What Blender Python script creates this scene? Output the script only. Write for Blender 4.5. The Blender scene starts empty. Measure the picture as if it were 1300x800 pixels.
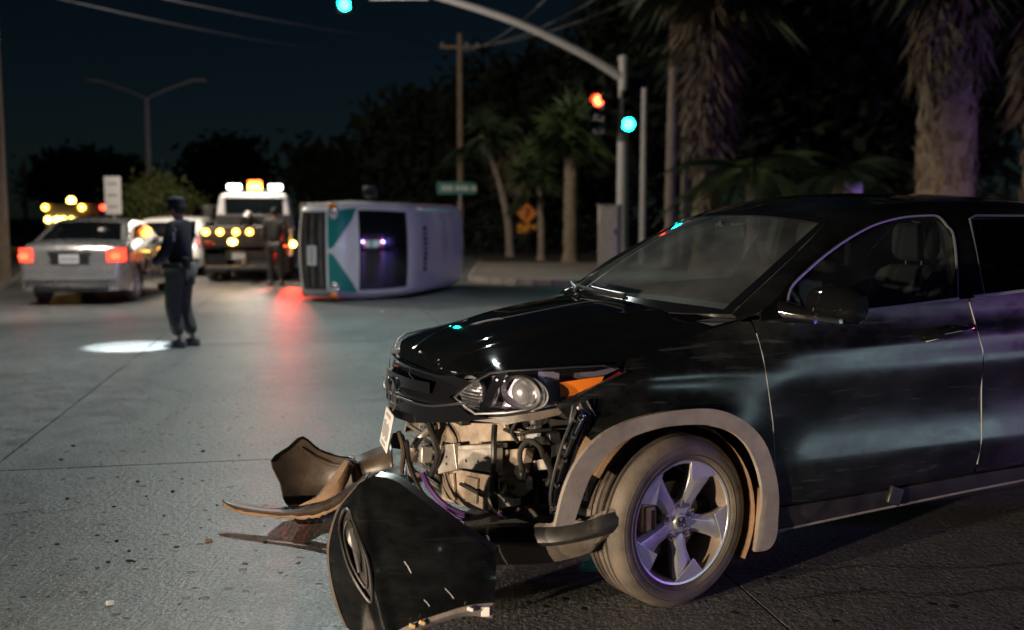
import bpy, math, random
import numpy as np
from mathutils import Vector, Matrix
from mathutils.geometry import delaunay_2d_cdt
R = math.radians
random.seed(7)
SC = bpy.context.scene
COL = SC.collection

# ------------------------------------------------------------------ camera
FPX, CAMH, YHOR = 1300.0, 1.5, 275.0
PITCH = math.atan((400 - YHOR) / FPX)
cam_d = bpy.data.cameras.new('camera')
cam_d.sensor_width = 36.0
cam_d.lens = 36.0 * FPX / 1300.0
cam_d.clip_start = 0.05
cam_d.clip_end = 2000
cam_d.dof.use_dof = True
cam_d.dof.focus_distance = 4.35
cam_d.dof.aperture_fstop = 1.5
cam = bpy.data.objects.new('camera', cam_d)
cam.location = (0, 0, CAMH)
cam.rotation_euler = (R(90) - PITCH, 0, 0)
COL.objects.link(cam)
SC.camera = cam

# ------------------------------------------------------------------ sky and moonlight
w = bpy.data.worlds.new('World')
SC.world = w
w.use_nodes = True
nt = w.node_tree
nt.nodes.clear()
sky = nt.nodes.new('ShaderNodeTexSky')
sky.sky_type = 'NISHITA'
sky.sun_disc = False
sky.sun_elevation = R(25)
sky.sun_rotation = R(200)
sky.air_density = 1.0
sky.dust_density = 0.3
mul = nt.nodes.new('ShaderNodeMixRGB')
mul.blend_type = 'MULTIPLY'
mul.inputs[0].default_value = 1
mul.inputs[2].default_value = (0.5, 0.8, 1.0, 1)
bg = nt.nodes.new('ShaderNodeBackground')
bg.inputs['Strength'].default_value = 0.0012
wo = nt.nodes.new('ShaderNodeOutputWorld')
nt.links.new(sky.outputs[0], mul.inputs[1])
nt.links.new(mul.outputs[0], bg.inputs['Color'])
nt.links.new(bg.outputs[0], wo.inputs['Surface'])
sun_d = bpy.data.lights.new('moon', 'SUN')
sun_d.energy = 0.004
sun_d.color = (0.7, 0.85, 1.0)
sun_d.angle = R(0.5)
sun = bpy.data.objects.new('moon', sun_d)
sun.rotation_euler = (R(65), 0, R(20))
COL.objects.link(sun)

SC.view_settings.view_transform = 'Standard'
SC.view_settings.look = 'None'
SC.view_settings.exposure = 0.0
SC.view_settings.gamma = 1.0
SC.cycles.use_denoising = True
SC.cycles.sample_clamp_indirect = 4.0
SC.cycles.max_bounces = 8
SC.cycles.transparent_max_bounces = 16
SC.cycles.caustics_reflective = False
SC.cycles.caustics_refractive = False

# ------------------------------------------------------------------ pixel rays -> places
CP, SP = math.cos(PITCH), math.sin(PITCH)
def ray(px, py):
    a, b = (px - 650) / FPX, (400 - py) / FPX
    return Vector((a, CP + b * SP, -SP + b * CP))
def ground(px, py, z=0.0):
    r = ray(px, py)
    return Vector((0, 0, CAMH)) + r * ((z - CAMH) / r.z)
def at(px, py, d):                      # the point of that pixel's ray d metres ahead
    r = ray(px, py)
    return Vector((0, 0, CAMH)) + r * (d / r.y)
CARO = Vector((0.297, 4.613, 0))
CARYAW = R(203.5)
CX = Vector((math.cos(CARYAW), math.sin(CARYAW), 0))
CY = Vector((-CX.y, CX.x, 0))
def onx(px, py, x):                     # pixel -> car coordinates on the plane x = const
    r = ray(px, py); o = Vector((0, 0, CAMH))
    P = o + r * (((CARO + CX * x - o).dot(CX)) / r.dot(CX)) - CARO
    return Vector((x, P.dot(CY), P.z))
def ony(px, py, y):
    r = ray(px, py); o = Vector((0, 0, CAMH))
    P = o + r * (((CARO + CY * y - o).dot(CY)) / r.dot(CY)) - CARO
    return Vector((P.dot(CX), y, P.z))

# ------------------------------------------------------------------ materials
MATS = {}
def mat(name, c, rough=0.5, metal=0.0, coat=0.0, spec=0.5, var=None, scale=8.0, bump=0.0, bscale=None,
        emit=None, es=0.0, coords='Object', dust=None, detail=4.0, rvar=0.0):
    m = bpy.data.materials.new(name)
    m.use_nodes = True
    t = m.node_tree; N = t.nodes; L = t.links
    b = N['Principled BSDF']
    b.inputs['Base Color'].default_value = (*c, 1)
    b.inputs['Roughness'].default_value = rough
    b.inputs['Metallic'].default_value = metal
    b.inputs['Coat Weight'].default_value = coat
    b.inputs['Coat Roughness'].default_value = 0.04
    b.inputs['Specular IOR Level'].default_value = spec
    if emit:
        b.inputs['Emission Color'].default_value = (*emit, 1)
        b.inputs['Emission Strength'].default_value = es
    if var or bump or dust or rvar:
        tc = N.new('ShaderNodeTexCoord')
        no = N.new('ShaderNodeTexNoise')
        no.inputs['Scale'].default_value = scale
        no.inputs['Detail'].default_value = detail
        no.inputs['Roughness'].default_value = 0.65
        L.new(tc.outputs[coords], no.inputs['Vector'])
        col = None
        if var:
            rp = N.new('ShaderNodeValToRGB')
            rp.color_ramp.elements[0].position = 0.3
            rp.color_ramp.elements[1].position = 0.7
            rp.color_ramp.elements[0].color = (*c, 1)
            rp.color_ramp.elements[1].color = (*var, 1)
            L.new(no.outputs['Fac'], rp.inputs[0])
            col = rp.outputs[0]
            L.new(col, b.inputs['Base Color'])
        if rvar:
            mr = N.new('ShaderNodeMapRange')
            mr.inputs[1].default_value = 0.3; mr.inputs[2].default_value = 0.7
            mr.inputs[3].default_value = max(0.02, rough - rvar); mr.inputs[4].default_value = rough + rvar
            L.new(no.outputs['Fac'], mr.inputs[0])
            L.new(mr.outputs[0], b.inputs['Roughness'])
        if bump:
            n2 = N.new('ShaderNodeTexNoise')
            n2.inputs['Scale'].default_value = bscale or scale * 4
            n2.inputs['Detail'].default_value = 5
            L.new(tc.outputs[coords], n2.inputs['Vector'])
            bp = N.new('ShaderNodeBump')
            bp.inputs['Strength'].default_value = bump
            bp.inputs['Distance'].default_value = 0.01
            L.new(n2.outputs['Fac'], bp.inputs['Height'])
            L.new(bp.outputs[0], b.inputs['Normal'])
    MATS[name] = m
    return m

def emis(name, c, s):
    m = bpy.data.materials.new(name)
    m.use_nodes = True
    t = m.node_tree; t.nodes.clear()
    e = t.nodes.new('ShaderNodeEmission'); o = t.nodes.new('ShaderNodeOutputMaterial')
    e.inputs[0].default_value = (*c, 1); e.inputs[1].default_value = s
    t.links.new(e.outputs[0], o.inputs[0])
    MATS[name] = m
    return m

def glass(name, tint, refl=1.0, rough=0.0, haze=0.0):
    m = bpy.data.materials.new(name)
    m.use_nodes = True
    t = m.node_tree; N = t.nodes; L = t.links; N.clear()
    tr = N.new('ShaderNodeBsdfTransparent'); tr.inputs[0].default_value = (*tint, 1)
    gl = N.new('ShaderNodeBsdfGlossy'); gl.inputs['Roughness'].default_value = rough
    gl.inputs[0].default_value = (refl, refl, refl, 1)
    lw = N.new('ShaderNodeLayerWeight'); lw.inputs[0].default_value = 0.5
    pw = N.new('ShaderNodeMath'); pw.operation = 'POWER'; pw.inputs[1].default_value = 4.5
    fr = N.new('ShaderNodeMath'); fr.operation = 'MULTIPLY_ADD'; fr.inputs[1].default_value = 0.9; fr.inputs[2].default_value = 0.06
    L.new(lw.outputs['Facing'], pw.inputs[0]); L.new(pw.outputs[0], fr.inputs[0])
    mx = N.new('ShaderNodeMixShader'); o = N.new('ShaderNodeOutputMaterial')
    L.new(fr.outputs[0], mx.inputs[0]); L.new(tr.outputs[0], mx.inputs[1]); L.new(gl.outputs[0], mx.inputs[2])
    if haze:
        df = N.new('ShaderNodeBsdfDiffuse'); df.inputs[0].default_value = (.45, .5, .52, 1)
        tc = N.new('ShaderNodeTexCoord'); no = N.new('ShaderNodeTexNoise'); no.inputs['Scale'].default_value = 3.5; no.inputs['Detail'].default_value = 6
        mr = N.new('ShaderNodeMapRange'); mr.inputs[1].default_value = .3; mr.inputs[2].default_value = .75; mr.inputs[3].default_value = haze * .3; mr.inputs[4].default_value = haze
        m2 = N.new('ShaderNodeMixShader')
        L.new(tc.outputs['Object'], no.inputs['Vector']); L.new(no.outputs['Fac'], mr.inputs[0]); L.new(mr.outputs[0], m2.inputs[0])
        L.new(mx.outputs[0], m2.inputs[1]); L.new(df.outputs[0], m2.inputs[2]); L.new(m2.outputs[0], o.inputs[0])
    else:
        L.new(mx.outputs[0], o.inputs[0])
    MATS[name] = m
    return m

def paint_black(name, dust, scuff, cr=0.035):
    m = bpy.data.materials.new(name)
    m.use_nodes = True
    t = m.node_tree; N = t.nodes; L = t.links
    b = N['Principled BSDF']
    b.inputs['Base Color'].default_value = (0.004, 0.0045, 0.005, 1)
    b.inputs['Coat Weight'].default_value = 1.0
    b.inputs['Coat Roughness'].default_value = cr
    b.inputs['Roughness'].default_value = 0.5
    b.inputs['Specular IOR Level'].default_value = 0.0
    tc = N.new('ShaderNodeTexCoord')
    # road dust: thin broken film
    mp = N.new('ShaderNodeMapping'); mp.inputs['Scale'].default_value = (1.6, 1.6, 3.0)
    n1 = N.new('ShaderNodeTexNoise'); n1.inputs['Scale'].default_value = 1.7; n1.inputs['Detail'].default_value = 7
    n1.inputs['Roughness'].default_value = 0.7
    L.new(tc.outputs['Object'], mp.inputs[0]); L.new(mp.outputs[0], n1.inputs['Vector'])
    r1 = N.new('ShaderNodeMapRange'); r1.inputs[1].default_value = 0.42; r1.inputs[2].default_value = 0.8
    r1.inputs[3].default_value = 0.0; r1.inputs[4].default_value = dust
    L.new(n1.outputs['Fac'], r1.inputs[0])
    rc = N.new('ShaderNodeMapRange'); rc.inputs[1].default_value = 0.35; rc.inputs[2].default_value = 0.7
    rc.inputs[3].default_value = cr * 0.7; rc.inputs[4].default_value = cr * 1.5
    L.new(n1.outputs['Fac'], rc.inputs[0]); L.new(rc.outputs[0], b.inputs['Coat Roughness'])
    # wiped scuffs: stretched noise
    mp2 = N.new('ShaderNodeMapping'); mp2.inputs['Scale'].default_value = (1.7, 2, 19); mp2.inputs['Rotation'].default_value = (0, R(9), 0)
    n2 = N.new('ShaderNodeTexNoise'); n2.inputs['Scale'].default_value = 2.3; n2.inputs['Detail'].default_value = 6
    n2.inputs['Distortion'].default_value = 0.6
    L.new(tc.outputs['Object'], mp2.inputs[0]); L.new(mp2.outputs[0], n2.inputs['Vector'])
    r2 = N.new('ShaderNodeMapRange'); r2.inputs[1].default_value = 0.60; r2.inputs[2].default_value = 0.76
    r2.inputs[3].default_value = 0.0; r2.inputs[4].default_value = scuff
    L.new(n2.outputs['Fac'], r2.inputs[0])
    ad = N.new('ShaderNodeMath'); ad.operation = 'ADD'
    L.new(r1.outputs[0], ad.inputs[0]); L.new(r2.outputs[0], ad.inputs[1])
    df = N.new('ShaderNodeBsdfDiffuse'); df.inputs[0].default_value = (0.42, 0.46, 0.48, 1)
    mx = N.new('ShaderNodeMixShader')
    L.new(ad.outputs[0], mx.inputs[0]); L.new(b.outputs[0], mx.inputs[1]); L.new(df.outputs[0], mx.inputs[2])
    L.new(mx.outputs[0], N['Material Output'].inputs[0])
    MATS[name] = m
paint_black('black_paint', 0.006, 0.002)
paint_black('dusty_paint', 0.05, 0.065, 0.19)
paint_black('scuffed_paint', 0.03, 0.02, 0.09)
paint_black('film_paint', 0.02, 0.006, 0.05)

def concrete(name, c1, c2, c3, rough=0.5, groove=True):
    m = bpy.data.materials.new(name)
    m.use_nodes = True
    t = m.node_tree; N = t.nodes; L = t.links
    b = N['Principled BSDF']
    g = N.new('ShaderNodeNewGeometry')
    def noise(s, d=4, ro=0.6):
        n = N.new('ShaderNodeTexNoise'); n.inputs['Scale'].default_value = s; n.inputs['Detail'].default_value = d
        n.inputs['Roughness'].default_value = ro
        L.new(g.outputs['Position'], n.inputs['Vector']); return n
    big = noise(0.35, 5); mid = noise(5.0, 5, 0.7); fine = noise(55, 3, 0.7)
    rp = N.new('ShaderNodeValToRGB')
    rp.color_ramp.elements[0].position = 0.34; rp.color_ramp.elements[1].position = 0.66
    rp.color_ramp.elements[0].color = (*c1, 1); rp.color_ramp.elements[1].color = (*c2, 1)
    L.new(big.outputs['Fac'], rp.inputs[0])
    ml = N.new('ShaderNodeMixRGB'); ml.blend_type = 'OVERLAY'; ml.inputs[0].default_value = 0.55
    L.new(rp.outputs[0], ml.inputs[1]); L.new(mid.outputs['Fac'], ml.inputs[2])
    fr_ = N.new('ShaderNodeMapRange'); fr_.inputs[1].default_value = 0.33; fr_.inputs[2].default_value = 0.67
    fr_.inputs[3].default_value = 0.08; fr_.inputs[4].default_value = 0.92
    L.new(fine.outputs['Fac'], fr_.inputs[0])
    ml1 = N.new('ShaderNodeMixRGB'); ml1.blend_type = 'OVERLAY'; ml1.inputs[0].default_value = 0.75
    L.new(ml.outputs[0], ml1.inputs[1]); L.new(fr_.outputs[0], ml1.inputs[2])
    # rusty and oily stains
    stn = noise(0.9, 6, 0.7)
    sm = N.new('ShaderNodeMapRange'); sm.inputs[1].default_value = 0.56; sm.inputs[2].default_value = 0.74
    sm.inputs[3].default_value = 0.0; sm.inputs[4].default_value = 0.55
    L.new(stn.outputs['Fac'], sm.inputs[0])
    ml2 = N.new('ShaderNodeMixRGB'); ml2.blend_type = 'MULTIPLY'; ml2.inputs[2].default_value = (0.62, 0.5, 0.42, 1)
    L.new(sm.outputs[0], ml2.inputs[0]); L.new(ml1.outputs[0], ml2.inputs[1])
    # dark pop-outs in the wearing surface
    vo = N.new('ShaderNodeTexVoronoi'); vo.inputs['Scale'].default_value = 14; vo.feature = 'F1'
    L.new(g.outputs['Position'], vo.inputs['Vector'])
    sep = N.new('ShaderNodeSeparateColor'); L.new(vo.outputs['Color'], sep.inputs[0])
    th = N.new('ShaderNodeMath'); th.operation = 'MULTIPLY'; th.inputs[1].default_value = 0.28
    pw = N.new('ShaderNodeMath'); pw.operation = 'POWER'; pw.inputs[1].default_value = 3.5
    L.new(sep.outputs[0], pw.inputs[0]); L.new(pw.outputs[0], th.inputs[0])
    nd = noise(30, 2)
    ad = N.new('ShaderNodeMath'); ad.operation = 'MULTIPLY_ADD'; ad.inputs[1].default_value = 0.35; 
    L.new(nd.outputs['Fac'], ad.inputs[0]); L.new(vo.outputs['Distance'], ad.inputs[2])
    sb = N.new('ShaderNodeMath'); sb.operation = 'SUBTRACT'
    L.new(ad.outputs[0], sb.inputs[0]); L.new(th.outputs[0], sb.inputs[1])
    st = N.new('ShaderNodeMapRange'); st.inputs[1].default_value = 0.15; st.inputs[2].default_value = 0.21
    st.inputs[3].default_value = 1.0; st.inputs[4].default_value = 0.0
    L.new(sb.outputs[0], st.inputs[0])
    mx = N.new('ShaderNodeMixRGB'); mx.inputs[2].default_value = (*c3, 1)
    L.new(st.outputs[0], mx.inputs[0]); L.new(ml2.outputs[0], mx.inputs[1])
    L.new(mx.outputs[0], b.inputs['Base Color'])
    mr = N.new('ShaderNodeMapRange'); mr.inputs[1].default_value = 0.3; mr.inputs[2].default_value = 0.7
    mr.inputs[3].default_value = rough - 0.09; mr.inputs[4].default_value = rough + 0.12
    L.new(mid.outputs['Fac'], mr.inputs[0]); L.new(mr.outputs[0], b.inputs['Roughness'])
    # relief: aggregate, drag texture, pop-outs
    h = N.new('ShaderNodeMath'); h.operation = 'MULTIPLY_ADD'; h.inputs[1].default_value = 0.5
    mid2 = noise(24, 4, 0.7)
    L.new(fine.outputs['Fac'], h.inputs[0]); L.new(mid2.outputs['Fac'], h.inputs[2])
    h2 = N.new('ShaderNodeMath'); h2.operation = 'SUBTRACT'
    L.new(h.outputs[0], h2.inputs[0]); L.new(st.outputs[0], h2.inputs[1])
    last = h2
    if groove:
        mp = N.new('ShaderNodeMapping'); mp.inputs['Rotation'].default_value = (0, 0, R(-10.8))
        mp.inputs['Scale'].default_value = (1, 0.03, 1)
        L.new(g.outputs['Position'], mp.inputs[0])
        gn = N.new('ShaderNodeTexNoise'); gn.inputs['Scale'].default_value = 70; gn.inputs['Detail'].default_value = 1
        L.new(mp.outputs[0], gn.inputs['Vector'])
        h3 = N.new('ShaderNodeMath'); h3.operation = 'MULTIPLY_ADD'; h3.inputs[1].default_value = 0.16
        L.new(gn.outputs['Fac'], h3.inputs[0]); L.new(h2.outputs[0], h3.inputs[2])
        last = h3
    bp = N.new('ShaderNodeBump'); bp.inputs['Strength'].default_value = 0.85; bp.inputs['Distance'].default_value = 0.0085
    L.new(last.outputs[0], bp.inputs['Height']); L.new(bp.outputs[0], b.inputs['Normal'])
    MATS[name] = m
concrete('road_concrete', (0.12, 0.127, 0.125), (0.20, 0.205, 0.20), (0.035, 0.03, 0.028), 0.43)
concrete('pavement_concrete', (0.24, 0.22, 0.20), (0.33, 0.30, 0.27), (0.12, 0.11, 0.1), 0.6, False)

mat('joint_fill', (0.02, 0.02, 0.02), 0.9)
mat('soil', (0.03, 0.026, 0.02), 0.95, var=(0.06, 0.05, 0.035), scale=3, bump=0.6)
mat('black_plastic', (0.012, 0.012, 0.013), 0.42, var=(0.03, 0.029, 0.027), scale=9, rvar=0.12)
mat('gloss_black', (0.006, 0.006, 0.008), 0.08, coat=1.0)
mat('dusty_trim', (0.16, 0.145, 0.13), 0.55, var=(0.3, 0.27, 0.235), scale=7, bump=0.1, bscale=120, rvar=0.1)
mat('dusty_plastic', (0.07, 0.06, 0.052), 0.5, var=(0.17, 0.14, 0.115), scale=6, bump=0.15, bscale=60, rvar=0.12)
mat('tan_plate', (0.22, 0.175, 0.13), 0.5, metal=0.25, var=(0.42, 0.345, 0.27), scale=13, bump=0.12, bscale=50, rvar=0.12)
mat('grey_plate', (0.3, 0.28, 0.255), 0.42, metal=0.5, var=(0.5, 0.47, 0.43), scale=11, rvar=0.12)
mat('bumper_inside', (0.022, 0.018, 0.016), 0.38, var=(0.085, 0.062, 0.045), scale=5, bump=0.12, bscale=40, rvar=0.1)
mat('brown_liner', (0.16, 0.095, 0.055), 0.75, var=(0.3, 0.19, 0.11), scale=8, bump=0.25, bscale=90)
mat('dark_hole', (0.004, 0.004, 0.004), 0.9)
mat('chrome', (0.75, 0.75, 0.77), 0.12, metal=1.0)
mat('satin_chrome', (0.55, 0.56, 0.58), 0.28, metal=1.0)
mat('trim_dark', (0.16, 0.17, 0.19), 0.3, metal=0.4)
mat('trim_bright', (0.55, 0.58, 0.6), 0.3, metal=0.35)
mat('alloy', (0.5, 0.5, 0.51), 0.34, metal=0.4, var=(0.62, 0.61, 0.61), scale=14, rvar=0.1)
mat('machined', (0.7, 0.71, 0.74), 0.3, metal=0.55)
mat('alloy_dusty', (0.36, 0.28, 0.21), 0.45, metal=0.3, var=(0.48, 0.39, 0.3), scale=10)
mat('brake_iron', (0.22, 0.16, 0.11), 0.5, metal=0.7, var=(0.12, 0.08, 0.05), scale=20)
mat('caliper_gold', (0.6, 0.42, 0.2), 0.45, metal=0.2)
mat('tyre_rubber', (0.06, 0.053, 0.047), 0.72, var=(0.17, 0.14, 0.11), scale=7, bump=0.15, bscale=160)
mat('rubber', (0.012, 0.012, 0.012), 0.6)
mat('interior', (0.012, 0.012, 0.014), 0.7, var=(0.02, 0.02, 0.022), scale=40)
mat('seat_cloth', (0.016, 0.017, 0.02), 0.85, var=(0.028, 0.028, 0.032), scale=60)
mat('pale_trim', (0.1, 0.09, 0.085), 0.7)
mat('amber_lens', (0.85, 0.22, 0.02), 0.2, coat=1.0)
mat('red_lens', (0.35, 0.008, 0.008), 0.15, coat=1.0)
mat('reflector', (0.8, 0.8, 0.82), 0.22, metal=0.75)
mat('reflector_ribbed', (0.8, 0.8, 0.82), 0.25, metal=0.7, bump=0.9, bscale=70)
mat('headlamp_purple', (0.30, 0.27, 0.36), 0.25, metal=0.6, coat=1)
mat('plate_white', (0.62, 0.62, 0.6), 0.45, var=(0.72, 0.72, 0.7), scale=20)
mat('plate_mark', (0.3, 0.3, 0.32), 0.5)
mat('wire_black', (0.01, 0.01, 0.01), 0.5)
mat('wire_purple', (0.06, 0.02, 0.12), 0.45)
mat('silver_paint', (0.42, 0.42, 0.41), 0.25, metal=0.6, coat=0.8, var=(0.48, 0.47, 0.46), scale=2, rvar=0.06)
mat('white_paint', (0.72, 0.72, 0.7), 0.3, coat=0.6, var=(0.62, 0.61, 0.58), scale=2.5, rvar=0.08)
mat('van_white', (0.66, 0.65, 0.64), 0.35, coat=0.5, var=(0.74, 0.73, 0.72), scale=1.6, rvar=0.08)
mat('teal_paint', (0.004, 0.2, 0.17), 0.3, coat=0.6)
mat('navy_paint', (0.006, 0.01, 0.03), 0.25, coat=0.8)
mat('truck_black', (0.02, 0.02, 0.02), 0.45, var=(0.05, 0.047, 0.045), scale=5)
mat('galvanised', (0.42, 0.43, 0.44), 0.5, metal=0.55, var=(0.5, 0.5, 0.5), scale=3)
mat('pale_pole', (0.5, 0.5, 0.5), 0.5, var=(0.42, 0.42, 0.42), scale=4)
mat('wood_pole', (0.17, 0.125, 0.085), 0.85, var=(0.27, 0.2, 0.14), scale=6, bump=0.4, bscale=30)
mat('signal_black', (0.012, 0.014, 0.013), 0.5)
mat('sign_white', (0.7, 0.7, 0.7), 0.5)
mat('sign_grey', (0.3, 0.31, 0.32), 0.5)
mat('sign_orange', (0.9, 0.27, 0.03), 0.5)
mat('sign_yellow', (0.9, 0.38, 0.02), 0.5)
mat('sign_teal', (0.02, 0.2, 0.18), 0.4)
mat('cabinet_metal', (0.5, 0.47, 0.44), 0.4, metal=0.3, var=(0.4, 0.37, 0.34), scale=4)
mat('trunk_bark', (0.16, 0.125, 0.09), 0.9, var=(0.3, 0.24, 0.17), scale=9, bump=0.8, bscale=22)
mat('trunk_smooth', (0.2, 0.165, 0.135), 0.85, var=(0.3, 0.25, 0.2), scale=4, bump=0.5, bscale=14)
mat('dead_frond', (0.10, 0.072, 0.05), 0.85, var=(0.24, 0.185, 0.135), scale=2.5)
mat('palm_green', (0.035, 0.07, 0.02), 0.55, var=(0.07, 0.12, 0.035), scale=1.5)
mat('palm_dark', (0.02, 0.04, 0.018), 0.6, var=(0.04, 0.07, 0.03), scale=1.5)
mat('leaf_olive', (0.09, 0.11, 0.03), 0.6, var=(0.12, 0.14, 0.04), scale=2)
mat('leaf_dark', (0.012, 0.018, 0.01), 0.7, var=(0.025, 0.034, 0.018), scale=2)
mat('skin', (0.42, 0.22, 0.15), 0.55)
mat('hair', (0.012, 0.01, 0.009), 0.6)
mat('jacket_navy', (0.004, 0.006, 0.012), 0.85, var=(0.008, 0.011, 0.02), scale=14)
mat('trousers_grey', (0.035, 0.04, 0.036), 0.85, var=(0.085, 0.092, 0.082), scale=11)
mat('shoe', (0.1, 0.1, 0.1), 0.5)
mat('patch_grey', (0.4, 0.38, 0.4), 0.7)
mat('torch_metal', (0.05, 0.05, 0.05), 0.35, metal=0.6)
glass('windscreen', (0.62, 0.72, 0.7), haze=0.12)
glass('side_glass', (0.6, 0.66, 0.66), haze=0.03)
glass('privacy_glass', (0.05, 0.055, 0.06))
glass('lens_clear', (0.92, 0.92, 0.94))
mat('dark_glass', (0.006, 0.008, 0.009), 0.05, coat=1.0)
emis('lit_green', (0.004, 0.95, 0.78), 130)
emis('lit_red', (1.0, 0.05, 0.015), 26)
emis('lit_white', (1.0, 0.97, 0.92), 9)
emis('lit_amber', (1.0, 0.42, 0.05), 18)
emis('lit_orange', (1.0, 0.14, 0.02), 12)
emis('lit_yellow', (1.0, 0.62, 0.12), 18)
emis('lit_tail', (1.0, 0.05, 0.02), 9)
emis('lit_tail_dim', (1.0, 0.06, 0.03), 3)
emis('lit_torch', (0.85, 0.97, 1.0), 40)
emis('lit_blue', (0.05, 0.12, 1.0), 60)
emis('lamp_face', (1.0, 0.95, 0.85), 8)

# ------------------------------------------------------------------ object helpers
def tag(o, label=None, cat=None, group=None, kind=None):
    if label: o['label'] = label
    if cat: o['category'] = cat
    if group: o['group'] = group
    if kind: o['kind'] = kind
    return o
def empty(name, loc=(0, 0, 0), rz=0.0, label=None, cat=None, group=None):
    o = bpy.data.objects.new(name, None)
    o.empty_display_size = 0.2
    COL.objects.link(o)
    o.location = loc
    o.rotation_euler = (0, 0, rz)
    return tag(o, label, cat, group)
def link(name, me, parent=None, m=None):
    o = bpy.data.objects.new(name, me)
    COL.objects.link(o)
    if parent: o.parent = parent
    if m:
        me.materials.clear(); me.materials.append(MATS[m])
    return o
def copy_tree(o, parent=None):
    c = o.copy(); COL.objects.link(c); c.parent = parent
    for ch in list(o.children):
        copy_tree(ch, c)
    return c
def lamp(name, kind, loc, energy, color, parent=None, radius=0.1, target=None, spot=None, blend=0.4):
    d = bpy.data.lights.new(name, kind)
    d.energy = energy; d.color = color
    if kind in ('POINT', 'SPOT'): d.shadow_soft_size = radius
    if kind == 'SPOT':
        d.spot_size = spot; d.spot_blend = blend
    o = bpy.data.objects.new(name, d)
    COL.objects.link(o)
    o.location = loc
    if target is not None:
        o.rotation_euler = (Vector(target) - Vector(loc)).to_track_quat('-Z', 'Y').to_euler()
    if parent: o.parent = parent
    return o

def rotm(rx=0, ry=0, rz=0):
    return Matrix.Rotation(rz, 3, 'Z') @ Matrix.Rotation(ry, 3, 'Y') @ Matrix.Rotation(rx, 3, 'X')

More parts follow.
